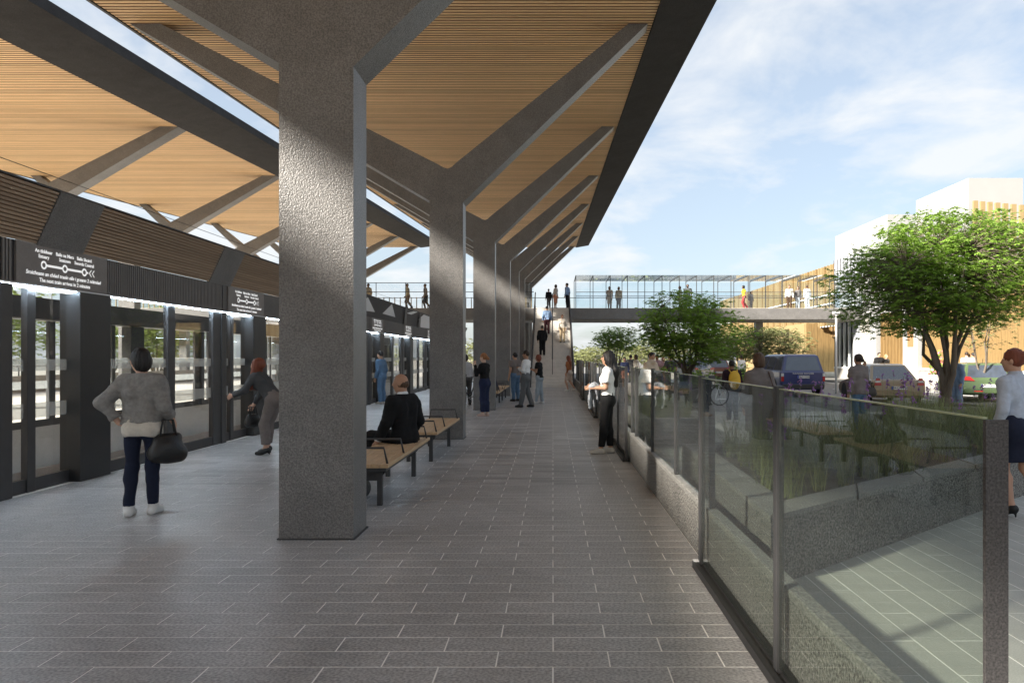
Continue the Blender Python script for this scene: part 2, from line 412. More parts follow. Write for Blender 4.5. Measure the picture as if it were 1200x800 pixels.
# ------------------------------------------------------------------ platform screen doors
def screen(label, xs, sgn, ya, n, detail):
    """xs: platform-side plane, sgn +1: the platform lies towards +x"""
    t = thing('platform_screen', label, 'screen', (xs, ya+5.45*n/2, 0))
    X = lambda a, b: (min(xs+sgn*a, xs+sgn*b), max(xs+sgn*a, xs+sgn*b))
    def pc(name, a, b, y0, y1, z0, z1, m, par=t, bev=0): return MB().box(*X(a, b), y0, y1, z0, z1).build(name, m, par, bevel=bev)
    for i in range(n):
        y = ya+5.45*i
        pc('post', -.16, .01, y-.19, y, 0, 2.46, M_DMET, bev=.006)
        pc('pillar', -.20, .07, y+1.10, y+1.75, 0, 2.46, M_BLACK, bev=.006)
        for (a, b, rec) in ((0, .33, -.11), (.47, 1.10, -.11), (1.75, 3.40, -.05), (3.62, 4.95, -.05)):
            gp = pc('glass_pane', rec-.012, rec, y+a, y+b, .16, 2.46, M_GLASS)
            pc('bottom_rail', rec-.04, rec+.03, y+a, y+b, .0, .16, M_DMET)
            for z0, z1 in ((1.45, 1.59), (.88, 1.06)):
                pc('frosted_band', rec+.002, rec+.004, y+a+.004, y+b-.004, z0, z1, M_FROST, gp)
        pc('mullion', -.14, -.06, y+.33, y+.47, 0, 2.46, M_DMET, bev=.005)
        pc('mullion', -.09, -.01, y+3.40, y+3.62, 0, 2.46, M_DMET, bev=.005)
        pc('mullion', -.09, -.01, y+4.95, y+5.26, 0, 2.46, M_DMET, bev=.005)
        # header
        pc('header_box', -.28, .0, y-.19, y+5.26, 2.485, 2.97, M_DMET)
        ls = pc('light_strip', -.10, .022, y-.19, y+5.26, 2.462, 2.483, M_STRIP)
        if detail: pc('lamp_diffuser', -.06, .005, y-.185, y+5.255, 2.4585, 2.461, M_LAMP, ls)
        if detail:
            rb = MB(); yy = y+1.76
            while yy < y+5.20:
                rb.box(*X(.002, .022), yy, yy+.030, 2.49, 2.965); yy += .052
            yy = y-.17
            while yy < y-.02: rb.box(*X(.002, .022), yy, yy+.030, 2.49, 2.965); yy += .052
            o = rb.build('header_ribs', M_RIB, t, fix=False); o['kind'] = 'stuff'
            sgnp = pc('sign_panel', .002, .030, y+.03, y+1.73, 2.488, 2.968, M_SIGN)
            pc('light_bar', -.02, .03, y+.12, y+1.0, 2.425, 2.440, M_LED)
            # lettering
            yc = y+.88; fx = xs+.0315
            def put(me, yy, zz): inst(me, 'lettering', sgnp, (fx, yy, zz), (R(90), 0, R(90)))
            for me, dy_, zz in SIGN_TXT: put(me, yc+dy_, zz)
            inst(SIGN_MAP, 'route_diagram', sgnp, (fx, yc, 2.73), (R(90), 0, R(90)))
    return t
def route_map():
    m = MB()
    def disc(cx, cy, r0, r1, n=24):
        vs = []; fs = []
        for i in range(n):
            a = 2*math.pi*i/n
            vs += [(cx+r0*math.cos(a), cy+r0*math.sin(a), 0), (cx+r1*math.cos(a), cy+r1*math.sin(a), 0)]
        for i in range(n): j = (i+1) % n; fs.append((2*i, 2*i+1, 2*j+1, 2*j))
        m.add(vs, fs)
    xs_ = (-.40, -.02, .36)
    for x in xs_: disc(x, 0, .028, .052)
    for a, b in ((xs_[0], xs_[1]), (xs_[1], xs_[2])): m.box(a+.05, b-.05, -.014, .014, -.0005, .0005)
    m.box(.41, .44, -.012, .012, -.0005, .0005)
    for x in (.455, .515):
        m.add([(x, 0, 0), (x+.042, .045, 0), (x+.060, .045, 0), (x+.018, 0, 0), (x+.060, -.045, 0), (x+.042, -.045, 0)], [(0, 3, 2, 1), (0, 5, 4, 3)])
    return m.mesh('route_diagram', M_TEXT)
SIGN_MAP = route_map()
SIGN_TXT = [(text_mesh(a, s, 'lettering', M_TEXT, shear=sh), dy_, z) for a, s, dy_, z, sh in (
    ('An tInbhear', .062, -.40, 2.893, 0), ('Estuary', .062, -.40, 2.830, 0), ('Baile na Mara', .062, -.02, 2.893, 0), ('Seatown', .062, -.02, 2.830, 0),
    ('Baile Shoird', .062, .36, 2.893, 0), ('Swords Central', .062, .36, 2.830, 0),
    ('Sroicheann an chéad traein eile i gceann 2 nóiméad', .068, 0, 2.622, .2), ('The next train arrives in 2 minutes', .068, 0, 2.545, 0))]
scr = screen('dark framed glass platform screen doors with ribbed header and white train signs', -6.20, 1, 8.32-5.45*2, 10, True)
screen('dark framed glass screen doors on the far side of the tracks', -12.0, -1, 8.32-5.45, 10, False)

# leaning timber fascia above the near screen
fas = thing('screen_fascia', 'leaning timber strip fascia with dark bands on top of the platform screen', 'fascia', (-6.1, 12, 2.97))
A, B = Vector((-6.175, 0, 2.966)), Vector((-5.89, 0, 3.585))
nrm = Vector((B.z-A.z, 0, -(B.x-A.x))).normalized()
def fboard(mb, s0, s1, y0, y1, th, off=0):
    p, q = A.lerp(B, s0)+nrm*off, A.lerp(B, s1)+nrm*off; p2, q2 = p-nrm*th, q-nrm*th
    vs = [Vector((c.x, yy, c.z)) for yy in (y0, y1) for c in (p, q, q2, p2)]
    mb.add(vs, [(0, 1, 2, 3), (7, 6, 5, 4), (0, 4, 5, 1), (1, 5, 6, 2), (2, 6, 7, 3), (3, 7, 4, 0)])
b = MB(); fboard(b, -.0, 1.0, -3, 21.0, .03, -.032); b.build('backing_board', M_BACK, fas)
bands = [(c-.42, c+.42) for c in (.25, 4.7, 9.10, 13.45, 17.9)]
ys = [-3]+[v for ab in bands for v in ab]+[21.0]
for i in range(0, len(ys), 2):
    if ys[i+1] < 3: continue
    b = MB(); n = 15
    for k in range(n): fboard(b, (k+.08)/n, (k+.80)/n, ys[i]+.004, ys[i+1]-.004, .03)
    o = b.build('timber_strips', M_FASC, fas, fix=False); o['kind'] = 'stuff'
for y0, y1 in bands[1:]:
    b = MB(); fboard(b, -.01, 1.01, y0, y1, .05, .012); b.build('dark_band', M_CONC, fas)
b = MB().box(-6.6, -5.885, -3, 21, 3.592, 3.612); b.build('top_cap', M_DMET, fas)
# folded dark fascia farther on, with triangular roof lights
ff = thing('folded_fascia', 'folded dark fascia with white triangular panes above the distant screen signs', 'fascia', (-6.1, 33, 2.97))
b = MB(); fboard(b, 0, 1.02, 21.02, 50, .05); b.build('folded_panel', M_DMET, ff)
def tri(name, pts, m, off):
    vs = []
    for s, yy in pts:
        p = A.lerp(B, s)+nrm*off; vs.append((p.x, yy, p.z))
    vs2 = [Vector(v)-nrm*.02 for v in vs]; n = len(pts)
    MB().add(vs+vs2, [tuple(range(n)), tuple(range(2*n-1, n-1, -1))]+[(i, i+n, (i+1) % n+n, (i+1) % n) for i in range(n)]).build(name, m, ff)
for pts in (((.95, 26.6), (.32, 25.9), (.30, 28.0)), ((.95, 30.8), (.70, 29.6), (.70, 30.6), (.98, 31.6)),
            ((.95, 33.2), (.55, 32.5), (.05, 33.8), (.10, 36.0), (.9, 35.8)), ((.9, 23.2), (.2, 22.3), (.3, 24.8))):
    tri('triangular_pane', pts, M_STRIP, .012)
for yy in (28.8, 31.9):
    b = MB()
    p, q = A.lerp(B, 1.0)+nrm*.05, A.lerp(B, -.0)+nrm*.05
    b.add([(p.x, yy, p.z), (p.x, yy+.35, p.z), (q.x, yy+1.6, q.z), (q.x, yy+1.1, q.z)], [(0, 1, 2, 3)]); b.build('diagonal_rib', M_RIB, ff)

# overhead wires
for x, z in ((-8.9, 4.83), (-10.5, 4.83)):
    o = MB().tube([(x, -3, z), (x, 60, z)], .007, 6).build('overhead_wire', M_BLACK)
    tag(o, {(-8.9, 4.83): 'thin black contact wire above the near track', (-10.5, 4.83): 'thin black contact wire above the far track'}[(x, z)], 'wire')

# ------------------------------------------------------------------ benches along the column line
def bench(y0, y1, label):
    t = thing('bench', label, 'bench', (-2.06, (y0+y1)/2, 0))
    xa, xb = -2.36, -1.77
    n = 6; w = (xb-xa)/n
    cuts = [y0, y0+(y1-y0)/3, y0+2*(y1-y0)/3, y1]
    for j in range(3):
        for i in range(n):
            MB().cbox(xa+i*w+.004, xa+(i+1)*w-.004, cuts[j]+.004, cuts[j+1]-.004, .425, .462, .004).build('seat_plank', M_WOODB, t)
    MB().box(xa+.03, xb-.03, y0+.02, y1-.02, .385, .423).build('seat_frame', M_DMET, t)
    for y in (y0+.14, y1-.62):
        for x in (xa+.12, xb-.12):
            MB().box(x-.028, x+.028, y-.03, y+.03, 0, .385).build('leg', M_DMET, t, bevel=.004)
        MB().prism([(xa+.04, .385), (xb-.04, .385), (xb-.14, .27), (xa+.14, .27)], y-.012, y+.012).build('bracket', M_DMET, t)
    for y in (y0+.10, y0+(y1-y0)*.36, y1-.12):
        MB().tube([(xa+.03, y, .455), (xa+.07, y, .63), (xb-.07, y, .63), (xb-.03, y, .455)], .013, 8).build('arm_hoop', M_DMET, t, smooth=True)
bench(7.80, 10.48, 'timber topped bench on which the bald man in a black suit sits')
bench(11.12, 13.80, 'empty timber bench with metal hoops just past the bald man')
bench(23.6, 26.2, 'timber bench carrying the seated man in a navy jacket')
bench(26.9, 29.5, 'empty timber bench beyond the man in the navy jacket')

# ------------------------------------------------------------------ kerb wall and glass fence
kw = thing('kerb_wall', 'low exposed aggregate kerb wall along the platform under the glass fence', 'wall', (1.23, 20, 0))
MB().box(1.195, 1.265, -3, 40, -.3, .405).build('wall_body', M_AGG, kw)
for i in range(24):
    MB().cbox(1.188, 1.272, -3+i*1.8+.003, -3+(i+1)*1.8-.003, .407, .45, .006).build('cap_stone', M_KERBTOP, kw)
fence_glass_h = 1.455
def fpost(t, x, y, z0, w=.042, d=.05, m=M_DMET, top=1.475): MB().box(x-w/2, x+w/2, y-d/2, y+d/2, z0, top).build('post', m, t, bevel=.004)
def fpane(t, x, y0, y1, z0):
    p = MB().box(x-.006, x+.006, y0, y1, z0, fence_glass_h).build('glass_pane', M_FENCE, t)
    MB().box(x-.0065, x+.0065, y0, y1, fence_glass_h+.001, fence_glass_h+.006).build('polished_edge', M_FEDGE, p)
def floor_segment(y0, y1, posts, label):
    t = thing('glass_fence', label, 'fence', (1.14, (y0+y1)/2, 0))
    MB().box(1.075, 1.110, y0, y1, .0, .05).build('floor_rail', M_BLACK, t)
    MB().box(1.150, 1.185, y0, y1, .0, .05).build('floor_rail', M_BLACK, t)
    MB().box(1.111, 1.149, y0, y1, .0, .03).build('floor_rail', M_DMET, t)
    MB().box(1.080, 1.18, y1-.035, y1+.012, .051, .060).build('rail_end_cap', M_STRIP, t)
    for y in posts: fpost(t, 1.14, y, .03)
    ps = sorted(posts)
    for a, b in zip(ps[:-1], ps[1:]): fpane(t, 1.14, a+.027, b-.027, .06)
    return t
tA = floor_segment(.2, 5.60, [3.67, 5.57], 'glass fence panels on a black floor rail with a wide speckled end post')
MB().box(1.133, 1.192, 1.900, 1.914, .051, 1.455).build('end_post', M_POST, tA)
fpane(tA, 1.14, 1.916, 3.643, .06)
def kerb_segment(posts, label):
    t = thing('glass_fence', label, 'fence', (1.26, sum(posts)/len(posts), .44))
    for y in posts: fpost(t, 1.23, y, .452)
    for a, b in zip(posts[:-1], posts[1:]): fpane(t, 1.23, a+.027, b-.027, .475)
kerb_segment([5.62, 7.24, 8.94, 10.7, 11.25], 'glass fence panes on the kerb between the wide end post and the long haired woman')
floor_segment(11.2, 14.1, [11.3, 12.7, 14.05], 'glass fence on a floor rail beside the long haired woman in white')
kerb_segment([14.1, 15.6, 17.3, 19.2], 'glass fence panes on the kerb just past the long haired woman')
floor_segment(19.2, 22.1, [19.25, 20.6, 22.0], 'glass fence on a floor rail midway towards the stairs')
kerb_segment([22.15, 23.8, 25.4, 27.1], 'distant glass fence panes on the kerb opposite the man in a white shirt')
floor_segment(27.2, 30.1, [27.25, 28.6, 30.0], 'distant glass fence on a floor rail near the stair foot')
kerb_segment([30.2, 32.0, 34.0, 36.0, 38.0], 'farthest glass fence panes on the kerb ending at the stairs')

# ------------------------------------------------------------------ plaza, planters, road
pz = MB().box(1.266, 12.3, -4, 21.5, -.4, -.0016).build('plaza_paving', M_MORTAR); struct(pz)
pm2 = MB().cbox(-.1+GAP/2, .1-GAP/2, -.45+GAP/2, .45-GAP/2, -.02, 0, .0025).mesh('paver', M_PLAZA)
rest = MB(); c2 = []
for i in range(55):
    x = 1.27+.2*(i+.5); y = -3.5-(i % 2)*.45
    while y < 21: 
        u = 648+x*F/max(y+.45, .1); v = 418+EYE*F/max(y+.45, .1)
        c2.append((0 if (y > 2.0 and u < 1230 and v < 830) else 1, y+.45, x)); y += .9
c2.sort()
for i, (nv, y, x) in enumerate(c2):
    if i < 160 and not nv: inst(pm2, 'paver', pz, (x, y, random.uniform(-.001, .0005)))
    else: rest.cbox(x-.1+GAP/2, x+.1-GAP/2, y-.45+GAP/2, y+.45-GAP/2, -.02, 0, .0025)
o = rest.build('farther_pavers', M_PLAZA, pz, fix=False); o['kind'] = 'stuff'
rd = MB().box(1.44, 400, 21.5, 900, -.5, -.06).box(12.3, 400, -40, 21.5, -.5, -.06).build('road', M_ASPH); struct(rd)
kb = MB().box(12.15, 12.3, -4, 21.5, -.3, .004).box(1.44, 12.14, 21.36, 21.5, -.3, .004).build('kerb', M_KERBTOP); struct(kb)
mk = MB()
for x, y, w, l in ((14.6, 22, .12, 4), (14.6, 28, .12, 4), (14.6, 34, .12, 4), (14.6, 40, .12, 4), (17.9, 15, .12, 60)):
    mk.box(x, x+w, y, y+l, -.056, -.055)
mk.box(12.9, 17.9, 21.0, 21.12, -.056, -.055)
mk.build('lane_markings', M_WPAINT, rd)
fp = MB().box(18.4, 21.0, -10, 90, -.3, .06).build('pavement', M_KERBTOP); struct(fp)

def planter(poly, label, h=.50):
    cx = sum(p[0] for p in poly)/len(poly); cy = sum(p[1] for p in poly)/len(poly)
    t = thing('planter', label, 'planter', (cx, cy, 0)); n = len(poly)
    inner = []
    for i in range(n):
        p0, p1, p2 = Vector(poly[i-1]), Vector(poly[i]), Vector(poly[(i+1) % n])
        d1, d2 = (p1-p0).normalized(), (p2-p1).normalized()
        n1, n2 = Vector((-d1.y, d1.x)), Vector((-d2.y, d2.x))
        bis = (n1+n2).normalized(); inner.append(p1+bis*(.26/max(.4, bis.dot(n1))))
    wv = MB(); cap = MB()
    for i in range(n):
        a, b_, c, d_ = poly[i], poly[(i+1) % n], inner[(i+1) % n], inner[i]
        MB().add([(*a, 0), (*b_, 0), (*c, 0), (*d_, 0), (*a, h-.042), (*b_, h-.042), (*c, h-.042), (*d_, h-.042)],
                 [(0, 3, 2, 1), (4, 5, 6, 7), (0, 1, 5, 4), (1, 2, 6, 5), (2, 3, 7, 6), (3, 0, 4, 7)]).build('planter_wall', M_AGG, t)
        L_ = (Vector(b_)-Vector(a)).length; m = max(1, round(L_/1.3))
        for k in range(m):
            s0, s1 = k/m+.002, (k+1)/m-.002
            q = [Vector(a).lerp(b_, s0), Vector(a).lerp(b_, s1), Vector(d_).lerp(c, s1), Vector(d_).lerp(c, s0)]
            MB().add([(p.x, p.y, z) for z in (h-.04, h) for p in q],
                     [(0, 3, 2, 1), (4, 5, 6, 7), (0, 1, 5, 4), (1, 2, 6, 5), (2, 3, 7, 6), (3, 0, 4, 7)]).build('cap_stone', M_KERBTOP, t)
    MB().add([(p.x, p.y, h-.08) for p in inner], [tuple(range(n))]).build('soil', M_SOIL, t)
    return inner
def inside(p, poly):
    r = False; n = len(poly)
    for i in range(n):
        a, b_ = poly[i], poly[(i+1) % n]
        if (a[1] > p[1]) != (b_[1] > p[1]) and p[0] < (b_[0]-a[0])*(p[1]-a[1])/(b_[1]-a[1])+a[0]: r = not r
    return r
def grasses(poly, z, n, hmin, hmax, name, label, seed, nflow=0):
    rnd = random.Random(seed); m = MB(); fl = MB()
    xs = [p[0] for p in poly]; ysx = [p[1] for p in poly]
    tuf = []
    while len(tuf) < n:
        p = (rnd.uniform(min(xs), max(xs)), rnd.uniform(min(ysx), max(ysx)))
        if inside(p, poly): tuf.append(p)
    for (x, y) in tuf:
        H = rnd.uniform(hmin, hmax)
        for k in range(rnd.randint(16, 26)):
            a = rnd.uniform(0, 6.283); ln = rnd.uniform(.25, .7)*H; h = H*rnd.uniform(.6, 1.05)
            bx, by = x+rnd.gauss(0, .035), y+rnd.gauss(0, .035); w = rnd.uniform(.003, .007)
            ca, sa = math.cos(a), math.sin(a)
            P = [(bx+ca*ln*t**1.8, by+sa*ln*t**1.8, z+h*(t-.25*t*t*ln/H)) for t in (0, .4, .75, 1)]
            vs = []
            for i, p in enumerate(P):
                ww = w*(1-.3*i); vs += [(p[0]-sa*ww, p[1]+ca*ww, p[2]), (p[0]+sa*ww, p[1]-ca*ww, p[2])]
            m.add(vs, [(0, 1, 3, 2), (2, 3, 5, 4), (4, 5, 7, 6)])
    for k in range(nflow):
        x, y = rnd.choice(tuf); h = rnd.uniform(hmax*.8, hmax*1.35); x += rnd.gauss(0, .07); y += rnd.gauss(0, .07)
        m.add([(x-.003, y, z), (x+.003, y, z), (x+.002, y, z+h), (x-.002, y, z+h)], [(0, 1, 2, 3)])
        for j in range(14):
            c = Vector((x+rnd.gauss(0, .012), y+rnd.gauss(0, .012), z+h-rnd.uniform(0, .11))); s = rnd.uniform(.009, .018)
            u = Vector((rnd.gauss(0, 1), rnd.gauss(0, 1), rnd.gauss(0, 1))).normalized(); v = u.orthogonal()
            fl.add([c-u*s, c+v*s, c+u*s, c-v*s], [(0, 1, 2, 3)])
    o = m.build(name, M_GRASS, fix=False); tag(o, label, 'grass', kind='stuff')
    if nflow: f = fl.build('flower_heads', M_FLOWER, o, fix=False); f['kind'] = 'stuff'
pA = [(1.53, 5.1), (8.2, 10.8), (8.2, 14.3), (6.0, 14.3), (4.7, 10.3), (1.67, 9.4)]
inA = planter(pA, 'angular exposed aggregate planter bed full of grasses behind the glass fence')
grasses([tuple(p) for p in inA], .42, 260, .30, .75, 'ornamental_grass', 'ornamental grasses with purple flower spikes filling the large planter', 3, 70)
pB = [(1.52, 13.2), (2.9, 13.2), (2.9, 17.6), (1.52, 17.6)]
inB = planter(pB, 'small rectangular aggregate planter of grass beside the fence')
grasses([tuple(p) for p in inB], .42, 55, .35, .65, 'ornamental_grass', 'tall pale grass growing in the small rectangular planter', 4, 12)
pC = [(3.2, 26.5), (8.0, 26.5), (8.0, 33.0), (3.2, 33.0)]
inC = planter(pC, 'distant planter bed under the bushy tree by the parked cars', .45)
grasses([tuple(p) for p in inC], .37, 110, .4, .8, 'ornamental_grass', 'dense grass under the bushy tree in the distant planter', 5, 20)

pD = [(9.7, 18.9), (11.9, 18.9), (11.9, 21.1), (9.7, 21.1)]
planter(pD, 'low square tree pit wall round the large maple', .30)
# ------------------------------------------------------------------ stairs
st = thing('staircase', 'wide pale stone staircase climbing from the platform to the footbridge', 'stairs', (-.05, 44, 0))
SX0, SX1, SY0, SY1, DZ = -1.17, 1.08, 38.3, 49.2, 4.92
NS = 30
for i in range(NS):
    y = SY0+(SY1-SY0)*i/NS; z = DZ*(i+1)/NS
    MB().box(SX0+.02, SX1-.02, y, y+(SY1-SY0)/NS+.02, z-.30, z).build('step', M_STAIR, st)
for x, nm in ((SX0-.06, 0), (SX1-.02, 1)):
    MB().prism([(SY0-.1, 0), (SY0-.1, .25), (SY1, DZ+.12), (SY1, DZ-.65), (SY0+1.2, 0)], x, x+.08, 'x').build('stringer', M_DMET, st)
    MB().tube([(x+.04, SY0-.1, 1.05), (x+.04, SY1, DZ+1.05)], .035, 8).build('handrail', M_DMET, st)
    for i in range(9):
        y = SY0-.06+(SY1-SY0)*i/8; z = DZ*max(0, i)/8
        MB().box(x+.02, x+.06, y-.02, y+.02, z+.02, z+1.06).build('baluster_post', M_DMET, st)
    MB().add([(x+.035, SY0, .27), (x+.035, SY1, DZ+.13), (x+.035, SY1, DZ+1.0), (x+.035, SY0, 1.0)], [(0, 1, 2, 3)]).build('glass_pane', M_BGLASS, st)
MB().tube([(-.03, SY0+1.3, .55+.95), (-.03, SY1, DZ+.95)], .035, 8).build('centre_handrail', M_DMET, st)
for i in range(7):
    y = SY0+1.4+(SY1-SY0-1.5)*i/6; z = DZ*(y-SY0)/(SY1-SY0)
    MB().box(-.05, -.01, y-.02, y+.02, z, z+.95).build('baluster_post', M_DMET, st)

# ------------------------------------------------------------------ footbridge
br = thing('footbridge', 'dark footbridge with glazed parapet and glass roof crossing over street and tracks', 'bridge', (0, 51.2, 0))
BY0, BY1 = 49.2, 53.3
MB().box(-34, 24, BY0, BY0+.35, 4.16, 4.90).build('deck_beam', M_CONC, br)
MB().box(-34, 24, BY1-.35, BY1, 4.16, 4.90).build('deck_beam', M_CONC, br)
MB().box(-34, 24, BY0+.01, BY1-.01, 4.72, 4.92).build('deck_slab', M_CONC_L, br)
MB().box(-34, 24, BY0+.36, BY1-.36, 4.10, 4.3).build('soffit_panel', M_CONC_L, br)
DK = 4.92
x = 1.55; i = 0
while x < 24:
    for y in (BY0+.08, BY1-.08):
        MB().box(x-.02, x+.02, y-.03, y+.03, DK, 7.08).build('frame_post', M_DMET, br)
    MB().box(x-.02, x+.02, BY0+.05, BY1-.05, 7.082, 7.15).build('roof_beam', M_DMET, br)
    x1 = x+1.17
    MB().box(x+.025, x1-.025, BY1-.09, BY1-.08, DK+.05, 7.05).build('glass_pane', M_BGLASS, br)
    MB().box(x+.025, x1-.025, BY0+.08, BY0+.09, DK+.05, DK+1.05).build('glass_pane', M_BGLASS, br)
    MB().box(x+.025, x1-.025, BY0+.1, BY1-.1, 7.153, 7.165).build('roof_pane', M_BGLASS, br)
    x = x1
for z in (DK+1.08, DK+.80):
    MB().box(1.55, 24, BY0+.05, BY0+.09, z, z+.03).build('handrail', M_DMET, br)
MB().box(-34, 24, BY1-.13, BY1-.10, DK+1.0, DK+1.04).build('handrail', M_DMET, br)
for a, b_ in ((-34, -1.3),):
    MB().box(a, b_, BY0+.05, BY0+.09, DK+1.08, DK+1.12).build('handrail', M_DMET, br)
    MB().box(a, b_, BY0+.05, BY0+.09, DK+1.70, DK+1.74).build('top_rail', M_DMET, br)
    k = 0; x = a
    while x < b_-.1:
        MB().box(x, x+.05, BY1-.20, BY1-.10, DK, DK+1.05).build('timber_baluster', M_GOLDP, br); x += .40
    x = a
    while x < b_-.2:
        MB().box(x+.02, min(x+2.0, b_)-.02, BY0+.06, BY0+.07, DK+.05, DK+1.7).build('glass_pane', M_BGLASS, br)
        MB().box(x-.02, x+.02, BY0+.05, BY0+.09, DK, DK+1.7).build('rail_post', M_DMET, br); x += 2.0
for x in (-26, -15, -4.5, 4.5, 14.5):
    if x == 4.5: continue
    MB().box(x-.25, x+.25, 51.0, 51.5, -1.2, 4.1).build('support_pier', M_CONC, br)

# ------------------------------------------------------------------ street buildings
XF = 21.0
bd = thing('civic_building', 'white and gold timber finned building with stepped white roof boxes along the street', 'building', (26, 45, 0))
def bb(name, m, x0, x1, y0, y1, z0, z1, bev=0): return MB().box(x0, x1, y0, y1, z0, z1).build(name, m, bd)
bb('white_roof_box', M_BWHITE, XF, 32, 45.6, 54.0, 4.4, 10.55)
bb('white_roof_box', M_BWHITE, XF, 23.75, 36.7, 42.0, 5.0, 10.65)
bb('recessed_wall', M_BWHITE, XF+1.3, 32, 42.0, 45.6, 3.8, 9.0)
bb('rear_wall', M_BWHITE, 23.8, 34, 38.0, 41.9, .0, 8.4)
bb('lower_wall', M_BWHITE, XF+.3, 32, 45.62, 50.0, .0, 4.38)
bb('grey_screen', M_BGREY, XF-.12, XF-.02, 49.0, 54.0, 7.0, 8.75)
for k in range(9): bb('screen_rib', M_DMET, XF-.16, XF-.121, 49.05+k*.6, 49.11+k*.6, 7.0, 8.75)
# finned gallery (left part)
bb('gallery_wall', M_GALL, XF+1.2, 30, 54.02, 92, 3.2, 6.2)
for k in range(60):
    y = 54.3+k*.62
    bb('timber_fin', M_GOLDP if k % 3 else M_GOLD, XF-.02, XF+.22, y, y+.13, 4.0, 8.6)
bb('gallery_floor_edge', M_WPAINT, XF+.3, XF+.5, 54.02, 92, 3.95, 4.12)
for z in (5.6, 6.3): bb('gallery_rail', M_WPAINT, XF-.10, XF-.04, 54.1, 92, z, z+.07)
# ground floor gold volume
bb('gold_panel_wall', M_GOLDP, 20.2, 20.5, 58.0, 80, 0, 4.3)
for k in range(5):
    a = 20.2+.45*k; bb('gold_panel', M_GOLD, a+.012, a+.44, 57.90, 57.99, .4, 4.28)
for k in range(9):
    y = 58.1+k*2.3; bb('gold_panel', M_GOLDP, 20.12, 20.19, y+.02, y+2.27, .5, 4.25)
bb('base_plinth', M_STONE, 20.05, 23, 57.8, 57.89, -.05, .42)
bb('wall_core', M_BGREY, 20.52, 30, 58.0, 80, 0, 4.0)
# glazed corner
bb('glazed_corner', M_BGLASS, XF+.02, XF+.05, 50.6, 54.0, .9, 4.2)
bb('interior_wall', M_LEAF3 if False else M_BGREY, XF+2.2, XF+2.4, 50.1, 57, 0, 4.2)
for k in range(8): bb('window_fin', M_BLACK if k % 2 else M_WPAINT, XF-.02, XF+.16, 50.7+k*.42, 50.78+k*.42, .9, 4.2)
bb('window_sill', M_WPAINT, XF-.1, XF+.2, 50.5, 54, .78, .90)
bb('stone_base', M_STONE, XF-.05, XF+.2, 50.5, 54, 0, .78)
bb('grey_pier', M_BGREY, XF-.12, XF+.5, 49.6, 50.48, 0, 4.2)
bb('beige_wall', M_STONE, XF-.02, XF+.28, 47.7, 49.58, 0, 4.2)
bb('white_pier', M_BWHITE, XF-.22, XF+.28, 46.7, 47.68, 0, 5.2)
bb('dark_recess', M_BACK, XF+.22, XF+.29, 43.3, 46.68, 1.0, 4.35)
for k in range(8): bb('gold_window_fin', M_GOLD, XF-.02, XF+.2, 43.5+k*.42, 43.58+k*.42, 1.0, 4.35)
bb('recess_sill', M_WPAINT, XF-.16, XF+.25, 43.2, 46.68, .82, .98)
bb('stone_base', M_STONE, XF-.06, XF+.25, 43.2, 46.68, 0, .80)
bb('white_pier', M_BWHITE, XF-.2, XF+.3, 41.4, 43.18, 0, 5.2)
bb('dark_window', M_BACK, XF-.21, XF-.202, 41.9, 42.6, 2.2, 4.2)
# gold clad wall by the maple
bb('gold_wall_core', M_BACK, XF+.12, 30, 12, 41.38, .95, 5.0)
for k in range(24):
    y = 12.05+k*1.22; bb('gold_panel', M_GOLD, XF, XF+.11, y+.01, y+1.2, 1.0, 4.9 if k > 16 else 4.9)
bb('white_band', M_WPAINT, XF-.12, XF+.1, 12, 41.38, .86, .98)
bb('stone_base', M_STONE, XF-.06, XF+.1, 12, 41.38, 0, .85)
for k in range(11): 
    y = 30.2+k*.6; bb('timber_fin', M_GOLDP, XF-.02, XF+.2, y, y+.12, 4.95, 9.4-.16*(10-k))
bb('upper_gallery_wall', M_BGREY, XF+.9, 23.7, 30, 36.6, 5.02, 7.2)
# low stone wall by the pavement
for k in range(9):
    o = MB().cbox(18.9, 19.15, 22+k*2.6+.004, 22+(k+1)*2.6-.004, .06, .72, .01).build('street_wall' , M_STONE)
    o.name = 'wall_block'
    if k == 0: lw = thing('street_wall', 'low grey stone wall along the pavement before the gold clad building', 'wall', (19, 33, .06))
    attach(o, lw)
# white lamp post
lp = thing('lamp_post', 'slender white lamp post beside the blue car', 'lamp post', (12.95, 33.2, -.06))
MB().tube([(12.95, 33.2, -.06), (12.95, 33.2, 3.6)], [.055, .04], 10).build('pole', M_WPAINT, lp, smooth=True)
MB().box(12.85, 13.05, 33.0, 33.4, 3.6, 3.68).build('lamp_head', M_STRIP, lp)
# pale parapet and railing beyond the opposite platform
pr = thing('parapet', 'pale parapet with dark railing behind the opposite platform', 'parapet', (-24.3, 27, 0))
MB().box(-24.45, -24.25, -4, 58, 0, .75).build('parapet_wall', M_CONC_L, pr)
MB().box(-24.40, -24.30, -4, 58, 1.15, 1.22).build('top_rail', M_STRIP, pr)
for k in range(60): MB().box(-24.37, -24.33, -4+k*1.03, -3.96+k*1.03, .75, 1.15).build('baluster_post', M_DMET, pr)
